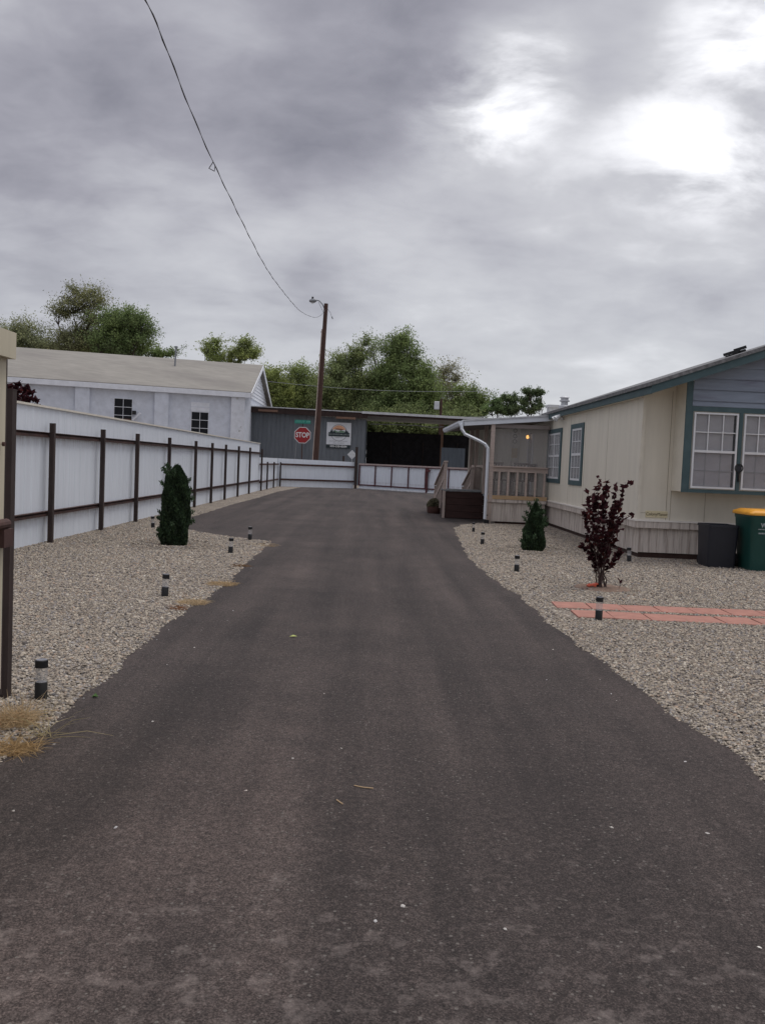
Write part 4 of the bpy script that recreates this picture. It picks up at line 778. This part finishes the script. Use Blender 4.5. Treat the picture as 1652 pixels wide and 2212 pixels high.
# pot with a dry clump
q = gnd(937,1109); t = thing('planter', (q.x,q.y,0), 'low round brown pot with a dried grey plant beside the steps', 'planter')
MB().lathe([(.20,0),(.24,.05),(.25,.24),(.235,.25),(.22,.22),(.02,.20)], 20, (q.x,q.y,0)).build('pot', mt['terra'], t, True)
n = 2600; dd = rng.normal(size=(n,3)); dd /= np.linalg.norm(dd,axis=1)[:,None]; dd[:,2] = abs(dd[:,2])*.95; cen = np.array([q.x,q.y,.22])+dd*np.array([.24,.24,.28])*rng.uniform(.75,1.02,(n,1))
def cards(name, cen, size, elong, C, mat, parent, axis=None, spread=1.):
    n = len(cen); u = rng.normal(size=(n,3))*spread
    if axis is not None: u = u+axis
    u /= np.linalg.norm(u,axis=1)[:,None]; v = np.cross(u, rng.normal(size=(n,3))); v /= np.linalg.norm(v,axis=1)[:,None]
    size = np.broadcast_to(size, (n,))[:,None]; a = u*size*elong; b = v*size
    P = np.stack([cen-a, cen+b-a*.1, cen+a, cen-b-a*.1], 1).reshape(-1,3); T = np.arange(4*n).reshape(n,4)
    return mesh_np(name, P, T, mat, parent, C, 4)
cards('dry_plant', cen, .022, 2.2, np.array([.13,.12,.075])*rng.uniform(.5,1.5,(n,1)), mt['needle'], t, dd*1.2)
# ---------------------------------------------------------------- bins
def rrect(cx, cy, wx, wy, r, n=4):
    out = []
    for sx, sy, a0 in ((1,1,0),(-1,1,90),(-1,-1,180),(1,-1,270)):
        for i in range(n+1): a = math.radians(a0+90*i/n); out.append((cx+sx*(wx/2-r)+r*math.cos(a), cy+sy*(wy/2-r)+r*math.sin(a)))
    return out
def taper(rows):   # rows: (wx, wy, r, z, cx, cy)
    mb = MB(); n = None
    for wx, wy, r, z, cx, cy in rows:
        p = rrect(cx, cy, wx, wy, r); n = len(p); mb.v += [(x, y, z) for x, y in p]
    for i in range(len(rows)-1): mb.f += [(i*n+k, i*n+(k+1)%n, (i+1)*n+(k+1)%n, (i+1)*n+k) for k in range(n)]
    mb.f += [tuple(range(n))[::-1], tuple(range((len(rows)-1)*n, len(rows)*n))]; return mb
bx, by = 6.22, 15.72
t = thing('rubbish_bin', (bx,by,0), 'charcoal plastic bin without a lid standing against the house skirting', 'bin', 'bins beside the home')
taper([(.49,.5,.05,.0,bx,by),(.50,.51,.05,.05,bx,by),(.535,.60,.06,.72,bx,by),(.55,.62,.06,.722,bx,by),(.55,.62,.06,.76,bx,by),(.52,.57,.05,.76,bx,by),(.50,.55,.05,.6,bx,by)]).build('body', mt['binblue'], t, True)
for s in (-1,1): MB().tube([(bx+s*.17,by+.27,.09),(bx+s*.22,by+.27,.09)], .09, 14).build('wheel', mt['black'], t)
MB().tube([(bx-.25,by+.33,.73),(bx+.25,by+.33,.73)], .018, 8).build('handle', mt['binblue'], t)
bx, by = 6.89, 15.46
t = thing('rubbish_bin', (bx,by,0), 'dark green wheeled bin with an amber yellow lid', 'bin', 'bins beside the home')
body = taper([(.56,.58,.06,.0,bx,by),(.57,.60,.06,.05,bx,by),(.70,.74,.07,.90,bx,by),(.72,.76,.07,.92,bx,by),(.72,.76,.07,.97,bx,by)]).build('body', mt['bingreen'], t, True)
lid = taper([(.78,.82,.07,.972,bx,by),(.79,.83,.07,1.0,bx,by),(.76,.80,.07,1.03,bx,by),(.60,.62,.08,1.07,bx,by),(.3,.32,.08,1.075,bx,by)]).build('lid', mt['binlid'], t, True)
for s in (-1,1): MB().tube([(bx+s*.27,by+.33,.12),(bx+s*.34,by+.33,.12)], .12, 16).build('wheel', mt['black'], t)
MB().tube([(bx-.3,by+.42,.96),(bx+.3,by+.42,.96)], .02, 8).build('handle', mt['bingreen'], t)
tilt = (.74-.60)/2/.85; fy = lambda z: by-.30-(z-.05)*tilt-.004
lg = text('emblem', 'W', .10, mt['inkpale'], t, (6.765,fy(.80),.80), bold=.004, up=(0,-tilt,1)); MB().add([(6.815,fy(.765)-.001,.765),(6.865,fy(.765)-.001,.765),(6.865,fy(.835)-.001,.835),(6.815,fy(.835)-.001,.835)], [(0,1,2,3)]).build('emblem_block', mt['greyink'], t)
mb = MB()
for i in range(9): x = 6.675+i*.027; mb.add([(x,fy(.725)-.001,.725),(x+.02,fy(.725)-.001,.725),(x+.02,fy(.742)-.001,.742),(x,fy(.742)-.001,.742)], [(0,1,2,3)])
for i in range(8): x = 6.685+i*.027; mb.add([(x,fy(.65)-.001,.65),(x+.021,fy(.65)-.001,.65),(x+.021,fy(.675)-.001,.675),(x,fy(.675)-.001,.675)], [(0,1,2,3)])
mb.build('printed_lines', mt['inkpale'], t)
# ---------------------------------------------------------------- solar path lights
def solar():
    t = thing('path_light', (0,0,0), '', 'path light', 'solar lights along the drive'); R = .039
    MB().lathe([(R,-.03),(R,.108),(R-.003,.112)], 20).build('base', mt['black'], t, True)
    MB().lathe([(R-.002,.1125),(R-.002,.205)], 20).build('lens', mt['clear'], t, True); MB().lathe([(R-.006,.1126),(R-.006,.1135)], 20).build('reflector', mt['capgrey'], t)
    cp_ = MB().lathe([(R+.001,.2052),(R+.001,.250),(R-.002,.253)], 20).build('cap', mt['black'], t, True); MB().lathe([(R-.004,.2532),(R-.004,.256)], 20).build('solar_cell', mt['capgrey'], cp_)
    return t
SLT = [((89,1510),0,.02,1.0,'black solar path light nearest the camera beside the straw tuft and beige gate'),
 ((356,1289),.0,.05,1.0,'solar path light on left gravel midway between beige gate and tall evergreen'),
 ((331,1140),.10,.12,1.0,'tilted solar path light behind the tall evergreen close to the white fence'),
 ((498,1195),.0,.03,1.0,'solar path light right of the tall evergreen in open gravel'),
 ((540,1166),.0,.0,1.0,'solar path light at the gravel tip beside the asphalt turnout'),
 ((1022,1148.5),.0,.0,.9,'farthest solar path light on the right gravel below the downspout'),
 ((1041,1176),.0,.02,1.0,'solar path light left of the small evergreen and second from the downspout'),
 ((1115,1235),.0,.0,1.0,'solar path light on right gravel in front of the small evergreen'),
 ((1292,1340),.0,.0,1.0,'solar path light standing by the terracotta pavers'),
 ((1358,1213),.0,.06,1.0,'solar path light by the house skirting behind the purple shrub')]
s0 = solar()
for i, (q, rx, ry, sc_, lb) in enumerate(SLT):
    o = s0 if i == 0 else copy_tree(s0); o.location = gnd(*q); o.rotation_euler = (-rx,ry,random.random()*6); o.scale = (sc_,)*3; o['label'] = lb
# ---------------------------------------------------------------- pavers
ords = ['first','second','third','fourth','fifth','sixth','seventh','eighth','ninth','tenth']
d0 = gnd(1185,1300); 
def paver(): return MB().prism([(0,0),(.40,.012),(.397,.45),(.004,.44)], 'z', -.02, .014).build('paver_slab', mt['paver'], None, bevel=.006)
p0 = paver()
for r, (xs_, y_, row) in enumerate(((2.2,10.14,'in the row nearer the purple shrub'),(2.30,9.53,'in the row nearer the camera'))):
    for i in range(9):
        o = p0 if (r == 0 and i == 0) else p0.copy()
        if o is not p0: COL.objects.link(o)
        o.location = (xs_+i*.408+random.uniform(-.006,.006), y_-.012*i+random.uniform(-.01,.01), random.uniform(-.002,.003)); o.rotation_euler = (random.uniform(-.008,.008),random.uniform(-.008,.008),random.uniform(-.02,.02)-.02)
        tag(o, ords[i]+' terracotta paver from the driveway '+row, 'paver', 'terracotta pavers in two rows')
# ---------------------------------------------------------------- evergreens
def arbor(px, base, top, wpx, label, seed, prf):
    g = np.random.default_rng(seed); q = gnd(*base); Y = q.y; Ht = atY(*top, Y).z; Rm = wpx/2*Y/F
    t = thing('arborvitae', (q.x,Y,0), label, 'evergreen shrub'); n = int(26000*Ht)
    MB().tube([(q.x,Y,0),(q.x,Y,Ht*.85)], [.03,.008], 6).build('trunk', mt['bark'], t)
    lob = g.uniform(-1,1,(9,3))
    h = g.random(n)**.85; a = g.random(n)*6.283
    prof = np.interp(h, [0,.06,.3,.6,.85,1], prf); wobb = 1+.05*np.sin(a*3+h*9+seed)+.05*np.sin(a*5-h*17)
    rad = Rm*prof*wobb*(1-.5*g.random(n)**2.2)
    lean = .04*Ht*h
    cen = np.stack([q.x+lean*.4+rad*np.cos(a), Y+rad*np.sin(a), .02+h*Ht*.98], 1)
    ax = np.stack([np.cos(a)*.55, np.sin(a)*.55, np.full(n, 1.1)], 1)
    shade = g.uniform(.38,1.6,n)*(.8+.25*np.sin(a*4+h*13)); C = np.array([.030,.054,.026])[None]*shade[:,None]; tip = g.random(n) < .17; C[tip] = C[tip]*1.7+np.array([.012,.014,0])  # randomly picked lighter cards put highlights into the foliage colour
    cards('foliage', cen, g.uniform(.007,.013,n), 2.6, C, mt['needle'], t, ax, .42)
    k = 26; sp_ = []; sc2 = []
    for i in range(k):     # stray sprays that break the outline
        hh = g.uniform(.05,1.0); aa = g.random()*6.283; r0 = Rm*np.interp(hh, [0,.06,.3,.6,.85,1], prf)*.92; m = 60; s = g.random(m)
        d_ = np.array([math.cos(aa)*.8, math.sin(aa)*.8, .9])*.13
        sp_.append(np.array([q.x+r0*math.cos(aa), Y+r0*math.sin(aa), hh*Ht])+s[:,None]*d_+g.normal(size=(m,3))*.018); sc2.append(np.array([.032,.058,.025])*g.uniform(.7,1.5,(m,1)))
    cards('loose_sprays', np.concatenate(sp_), .012, 2.2, np.concatenate(sc2), mt['needle'], t, np.array([0,0,1.]), .5)
    MB().lathe([(Rm*1.25,-.01),(Rm*1.2,.008),(.02,.012)], 18, (q.x,Y,0)).build('soil_ring', mt['soil'], t)
arbor(377, (376,1178), (384,1006), 62, 'tall narrow dark green evergreen on the left gravel', 3, [.86,.95,.97,.92,.70,.14])
arbor(1150, (1150,1190), (1146,1086), 50, 'small conical dark green evergreen on the right gravel', 8, [.85,1,.92,.66,.32,.06])
# ---------------------------------------------------------------- purple leaved shrubs
def shrub(t, stems, nleaf, ls, base, seed):
    g = np.random.default_rng(seed); L = []; Ax = []; sm = MB()
    for p, rr0 in stems:
        p = [Vector(q) for q in p]; fine = []
        for i in range(len(p)-1):
            for j in range(8): fine.append(p[i].lerp(p[i+1], j/8)+Vector(g.normal(size=3)*.006))
        fine.append(p[-1]); m = len(fine); sm.tube(fine, [rr0*(1-.8*i/m) for i in range(m)], 5)
        for i in range(m):
            s = i/m
            if s < .26 or (rr0 < .0045 and g.random() < .8): continue
            for k in range(int(nleaf*(.18+1.1*s)+g.random())):
                dd_ = Vector(g.normal(size=3)); dd_.z = abs(dd_.z)*.5+.1; dd_.normalize(); off = dd_*g.uniform(.012,.07)*(1.25-.8*s); L.append(fine[i]+off); Ax.append(dd_)
            if s > .42 and g.random() < .28:   # side twig
                dv = Vector((g.normal(), g.normal(), abs(g.normal())*.6+.35)).normalized()*g.uniform(.10,.22); sm.tube([fine[i], fine[i]+dv], [.004,.002], 4)
                for k in range(8): L.append(fine[i]+dv*(k+1)/8+Vector(g.normal(size=3)*.018)); Ax.append((dv.normalized()+Vector(g.normal(size=3)*.7)).normalized())
    sm.build('stems', mt['stem'], t); cen = np.array([tuple(v) for v in L]); n = len(cen)
    C = np.array([.046,.016,.020])*g.uniform(.45,1.6,(n,1)); r = g.random(n) < .12; C[r] = np.array([.10,.028,.026])*g.uniform(.6,1.1,(r.sum(),1))
    cards('leaves', cen, ls*g.uniform(.7,1.25,n), 1.7, C, mt['leaf'], t, np.array([tuple(a) for a in Ax]), .45)
q = gnd(1300,1270); t = thing('purple_shrub', (q.x,q.y,0), 'dark purple leaved upright shrub on gravel in front of the home', 'shrub')
def sp3(px, py, dy=0): return atY(px, py, q.y+dy)
b0 = Vector((q.x,q.y,0)); stems = []
for pth, r_ in (([(1296,1215),(1306,1130),(1310,1042)],.013),([(1303,1210),(1318,1130),(1329,1058)],.012),([(1305,1215),(1330,1130),(1346,1052)],.011),([(1290,1220),(1292,1140),(1290,1058)],.012),
     ([(1288,1215),(1278,1140),(1268,1064)],.011),([(1284,1222),(1270,1160),(1262,1110)],.010),([(1306,1220),(1324,1160),(1344,1110)],.010),([(1285,1230),(1272,1195),(1253,1180)],.007),
     ([(1297,1200),(1302,1120),(1300,1075)],.011),([(1308,1210),(1318,1150),(1336,1085)],.011),([(1294,1200),(1284,1130),(1281,1080)],.010),([(1300,1225),(1312,1170),(1322,1100)],.010),([(1308,1235),(1325,1215),(1340,1190)],.006)):
    dy = random.uniform(-.28,.28); stems.append(([b0+Vector((random.uniform(-.06,.06),random.uniform(-.06,.06),0))]+[sp3(x,y,dy*(i+1)/3) for i,(x,y) in enumerate(pth)], r_))
for dx in (.2,): stems.append(([b0+Vector((dx,random.uniform(-.1,.1),0)), b0+Vector((dx*1.3,0,.09)), b0+Vector((dx*1.5,.05,.16))], .004))
shrub(t, stems, 4.9, .0245, q, 5)
MB().lathe([(.42,-.01),(.36,.010),(.02,.018)], 20, (q.x,q.y,0)).build('soil_ring', mt['soil'], t)
o = MB().bar((q.x-.22,q.y-.05,.03), (q.x-.08,q.y-.02,.06), .07, .02).bar((q.x-.2,q.y-.02,.05), (q.x-.1,q.y-.06,.03), .03, .02).build('orange_tag', M('orange_tag', (.55,.10,.05), .6, .1, 9, bp=0)); tag(o, 'torn orange plant tag lying at the foot of the purple shrub', 'plant tag')
q2 = Vector((-7.0,17.5,0)); t = thing('purple_shrub', q2, 'dark purple foliage showing above the white fence at far left', 'shrub'); stems = []
for i in range(15):
    px = 5+i*5.6+random.uniform(-4,4); py = 836+max(0,(px-45))*.75+random.uniform(-6,8); tp_ = atY(px, py, 17.5+random.uniform(-.6,.6)); stems.append(([q2+Vector((-.9+i*.05,0,0)), q2.lerp(tp_,.55)+Vector((0,0,.2)), tp_], .02))
shrub(t, stems, 7, .045, q2, 9)
# ---------------------------------------------------------------- straw tufts, leaf, twigs
def tuft(px, py, r, n, hgt, label, lie=.5, col=(.60,.46,.29)):
    q = gnd(px, py); t = thing('dry_grass', (q.x,q.y,0), label, 'dry grass', 'straw tufts on the gravel edge'); P = []; C = []
    for i in range(n):
        a = random.random()*6.283; rr_ = r*random.random()**.6; b = Vector((q.x+rr_*math.cos(a), q.y+rr_*math.sin(a), .005)); d_ = Vector((random.gauss(0,1)*lie, random.gauss(0,1)*lie, abs(random.gauss(.5,.4))*(1-lie*.6)+.04)).normalized(); L_ = hgt*random.uniform(.5,1.3)
        s_ = d_.cross(Vector((random.gauss(0,1),random.gauss(0,1),.3))).normalized()*.0016; m_ = b+d_*L_*.55; e = m_+Vector((d_.x,d_.y,d_.z-.45)).normalized()*L_*.45; e.z = max(e.z,.006)
        P += [b-s_, b+s_, m_+s_, m_-s_, m_-s_, m_+s_, e+s_*.3, e-s_*.3]; k = random.uniform(.55,1.25); C += [tuple(x*k for x in col)]*2
    mesh_np('blades', np.array([tuple(p) for p in P]), np.arange(len(P)).reshape(-1,4), mt['leaf'], t, np.array(C), 4)
tuft(32,1565,.11,600,.17,'large straw coloured grass tuft beside the nearest path light and gate', .55); tuft(36,1622,.11,330,.12,'flattened straw grass clump spilling to the asphalt at the left edge', .8, (.52,.37,.20))
tuft(100,1590,.05,30,.26,'few long straw stalks leaning over the asphalt edge', .6, (.5,.42,.24))
tuft(418,1304,.15,420,.10,'straw litter on the gravel edge nearer the camera of the two middle clumps', .85); tuft(385,1316,.10,160,.08,'reddish brown straw scrap left of the middle clump', .85, (.30,.15,.08))
tuft(481,1263,.18,460,.09,'pale straw patch on the gravel edge opposite the second path light', .9, (.52,.38,.22)); tuft(519,1224,.12,160,.09,'brown twiggy scrap on the left gravel edge above the pale straw', .9, (.26,.16,.09)); tuft(572,1178,.28,220,.06,'thin straw scatter at the corner of the left gravel', .95, (.48,.36,.22))
q = gnd(633,1377); tag(MB().add([(q.x-.035,q.y,.008),(q.x,q.y-.02,.014),(q.x+.04,q.y,.012),(q.x,q.y+.028,.02),(q.x-.035,q.y,.0075),(q.x+.04,q.y,.0115)], [(0,1,2,3)]).build('fallen_leaf', M('yellow_green_leaf', (.30,.33,.10), .6, .2, 9, bp=0)), 'single yellow green leaf lying on the middle of the asphalt', 'leaf')
q = gnd(205,1508); tag(MB().add([(q.x-.02,q.y,.006),(q.x,q.y-.02,.02),(q.x+.025,q.y,.01),(q.x,q.y+.02,.03)], [(0,1,2),(0,2,3)]).build('weed_sprig', M('weed_green', (.06,.13,.03), .7, .2, 9, bp=0)), 'tiny green weed at the left asphalt edge past the nearest path light', 'weed')
for pa, lb in ((((765,1700),(785,1704),(806,1706)),'longer dry straw twig lying on the asphalt in the centre'),(((727,1731),(735,1737),(740,1740)),'shorter dry straw twig on the asphalt left of the long one')):
    tag(MB().tube([gnd(*p)+Vector((0,0,.008)) for p in pa], .003, 5).build('twig', mt['twig']), lb, 'twig', 'dry twigs on the asphalt')
# ---------------------------------------------------------------- trees
def tree(name, label, Y, trunk_px, blobs, leaf, col, seed, leafn=1.0, sigma=.55, transl='leaf', cat='tree', hi=(1.25,1.2,1.1), group='trees beyond the shed and white building', bare=0):
    g = np.random.default_rng(seed); base = atY(trunk_px, 985, Y); base = Vector((base.x, Y, 0))
    t = thing(name, base, label, cat, group); cl = []
    for (px, py, rx, ry, dens) in blobs:
        c = atY(px, py, Y); Rx = rx*Y/F; Rz = ry*Y/F; n = max(6, int(dens*Rx*Rz*12))
        d = g.normal(size=(n,3)); d /= np.linalg.norm(d,axis=1)[:,None]; r = g.random(n)**.42; P = np.array(c)+d*r[:,None]*np.array([Rx,Rx*.9,Rz]); cl += [(p, dens, Rx) for p in P]
    top = max(p[0][2] for p in cl); wood = MB(); tz = top*.5
    tr = [base+Vector((g.normal()*.12*i, g.normal()*.12*i, tz*i/5)) for i in range(6)]; r0 = .022*top
    wood.tube(tr, [r0*(1-.1*i) for i in range(6)], 8)
    mains = []; zc = np.array([p[0] for p in cl]); km = min(9, max(4, len(cl)//10))
    for i in g.choice(len(cl), km, replace=False):
        e = Vector(cl[i][0]); s = tr[int(g.integers(2,6))]; m1 = s.lerp(e,.35)+Vector((g.normal()*.25,g.normal()*.25,.5)); m2 = s.lerp(e,.7)+Vector((g.normal()*.25,g.normal()*.25,.4)); wood.tube([s,m1,m2,e], [r0*.42,r0*.3,r0*.17,.015], 6); mains += [s.lerp(m1,.5), m1, m1.lerp(m2,.5), m2, m2.lerp(e,.5)]
    ma = np.array([tuple(v) for v in mains]); L = []; C = []; S_ = []
    for p, dens, Rx in cl:
        dd = np.linalg.norm(ma-p,axis=1)+1.2*np.maximum(0, ma[:,2]-p[2]); s = Vector(ma[int(dd.argmin())]); e = Vector(p); m1 = s.lerp(e,.5)+Vector((g.normal()*.15,g.normal()*.15,.12*(e-s).length)); wood.tube([s,m1,e], [.045,.028,.010], 4)
        n = int(g.uniform(150,290)*leafn*min(1.15, .55+.5*dens)); sg = sigma*1.28*g.uniform(.7,1.25); off = g.normal(size=(n,3))*np.array([sg,sg,sg*.72])
        # twigs inside each clump: leaves cluster along short shoots
        nt_ = 7; tw = g.normal(size=(nt_,3))*sg; tw[:,2] = np.abs(tw[:,2])*.8; kk = g.integers(0,nt_,n); s2 = g.random(n); off = tw[kk]*s2[:,None]*1.3+g.normal(size=(n,3))*sg*.32
        for k in range(nt_): wood.tube([e, e+Vector(tw[k]*1.25)], [.012,.005], 3, cap=False)
        L.append(np.array(p)+off); b = g.uniform(.75,1.25); lightn = g.random() < .3; cc = (np.array(col)*.93+np.array([.006,.004,.008]))*np.array([.97,1.06,1.0])*2.95*b*(np.array(hi) if lightn else 1); C.append(cc*g.uniform(.65,1.4,(n,1))); S_.append(g.uniform(.6,1.3,n)*leaf*.50)
    wood.build('trunk', mt['bark'], t); cards('crown', np.concatenate(L), np.concatenate(S_), 1.6, np.concatenate(C), mt[transl], t); return t
G1 = (.070,.082,.030); G2 = (.085,.095,.040); G3 = (.045,.062,.022); G4 = (.10,.11,.035)
tree('broadleaf_tree', 'thin pale green tree at the far left edge behind the white building', 88, 62, [(20,722,26,18,.7),(62,716,36,20,.8),(80,740,40,18,.9),(40,742,36,14,.9),(20,752,40,14,1.2),(90,756,46,12,1.3)], .105, (.085,.088,.048), 21, .8)
tree('broadleaf_tree', 'tallest airy tree with bare limbs showing, left behind the white building', 86, 170, [(172,648,34,24,.85),(202,660,26,18,.8),(138,672,22,14,.9),(130,682,18,12,.9),(200,690,26,26,.8),(185,722,34,22,.9),(150,732,40,18,.8),(205,735,24,16,1),(150,752,50,14,1.4),(200,756,40,12,1.4)], .10, (.070,.070,.034), 22, .85, .5)
tree('broadleaf_tree', 'dense rounded dark green tree right of the tall airy tree', 84, 262, [(262,700,44,28,1.2),(295,706,32,24,1.1),(240,735,40,22,1.2),(285,742,44,18,1.3),(240,690,20,14,1.1),(315,728,16,20,.9),(260,765,60,14,1.5)], .10, (.052,.068,.024), 23, 1.15, .5)
tree('small_tree', 'small low bush above the roof beside the vent pipe', 90, 352, [(340,768,18,9,1.2),(362,766,16,7,1.1),(312,756,16,8,1)], .10, (.060,.078,.026), 24, 1, .4)
tree('upright_tree', 'left one of two pale upright trees above the roof ridge', 92, 460, [(462,752,15,17,1.2),(445,765,17,13,1.1),(470,775,22,13,1.2)], .10, (.095,.108,.038), 25, 1.0, .36)
tree('upright_tree', 'right one of two pale upright trees above the roof ridge', 92, 525, [(528,750,15,16,1.2),(520,768,28,16,1.2),(545,768,15,15,1.1),(500,778,20,10,1.2)], .10, (.092,.102,.036), 26, 1.0, .36)
tree('broadleaf_tree', 'yellow green tree beside the gable of the white building', 82, 590, [(588,812,24,22,1.1),(580,850,26,26,1.3),(610,862,24,22,1.3),(600,835,24,20,1.1),(590,890,34,20,1.5)], .10, (.090,.100,.032), 27, 1.1, .45)
tree('broadleaf_tree', 'rounded tree just left of the wooden utility pole', 84, 652, [(655,812,26,22,.9),(642,840,36,22,1.2),(672,845,30,24,1.2),(650,872,46,18,1.4),(622,868,20,16,1.2),(650,895,54,18,1.6),(690,860,26,26,1.2)], .10, (.075,.088,.032), 28, 1.1, .45)
tree('broadleaf_tree', 'broad dense tree right of the utility pole with a pale feathery top', 80, 762, [(742,800,38,30,1),(760,775,34,20,.6),(790,770,28,24,.6),(795,752,18,18,.5),(720,840,34,30,1.3),(765,845,52,32,1.4),(740,880,56,20,1.5),(800,835,34,34,1.2),(806,880,40,20,1.4),(715,870,36,26,1.5),(770,898,70,16,1.6)], .10, (.072,.082,.034), 29, 1.1, .5)
tree('broadleaf_tree', 'tallest central tree with dark forked limbs behind the shed', 78, 862, [(862,762,30,28,.9),(842,755,20,22,.7),(880,785,36,26,1.0),(850,808,40,30,1.1),(902,815,34,28,1.1),(918,838,24,30,1.1),(870,845,52,30,1.4),(845,880,46,20,1.4),(905,875,40,20,1.4),(868,740,14,12,.9),(870,898,80,16,1.6),(930,870,24,26,1.3)], .10, (.066,.082,.030), 30, 1.1, .5)
tree('broadleaf_tree', 'thin tree with a bare brownish crown right of the central tree', 82, 968, [(972,806,22,14,.6),(958,815,14,12,.55),(985,815,14,12,.55),(965,838,24,16,.9),(985,862,36,22,1.2),(960,880,24,16,1.2),(975,896,50,12,1.5),(950,850,16,16,1)], .085, (.095,.088,.052), 31, .8, .42)
tree('broadleaf_tree', 'low spreading tree with arching branches above the porch gutter', 80, 1010, [(1005,855,28,18,1.1),(1030,862,18,18,.8),(1010,882,34,14,1.3),(1040,880,14,12,.7),(1020,894,36,9,1.4)], .095, (.068,.084,.030), 32, 1.0, .42)
tree('juniper_tree', 'low dark green bush right of the arching tree above the porch roof', 76, 1072, [(1068,876,20,14,1.4),(1052,886,20,12,1.4),(1080,890,20,8,1.5)], .085, (.055,.075,.030), 33, 1.2, .22)
tree('juniper_tree', 'left of two dark clumpy evergreens above the porch roof', 76, 1100, [(1093,862,9,9,1.6),(1108,866,8,10,1.6),(1098,882,14,10,1.8),(1112,888,12,9,1.8)], .085, (.046,.060,.028), 34, 1.2, .20)
tree('juniper_tree', 'right of two dark clumpy evergreens above the porch roof', 76, 1146, [(1142,850,9,8,1.6),(1160,856,9,9,1.6),(1136,868,11,10,1.6),(1160,876,14,12,1.6),(1142,888,16,9,1.8)], .085, (.046,.060,.028), 35, 1.2, .20)
# greenery that closes the view below the crowns
for i, (px, lb) in enumerate(((800,'low shrubby growth seen under the shed roof near its left end'),(890,'low shrubby growth seen under the middle of the open shed roof'),(980,'low shrubby growth seen under the shed roof beside the porch'))):
    tree('background_shrub', lb, 74, px, [(px,915,50,16,1.6),(px-20,945,50,20,1.4),(px+25,940,50,20,1.4)], .12, (.062,.072,.028), 50+i, 1.0, .5, cat='shrub')
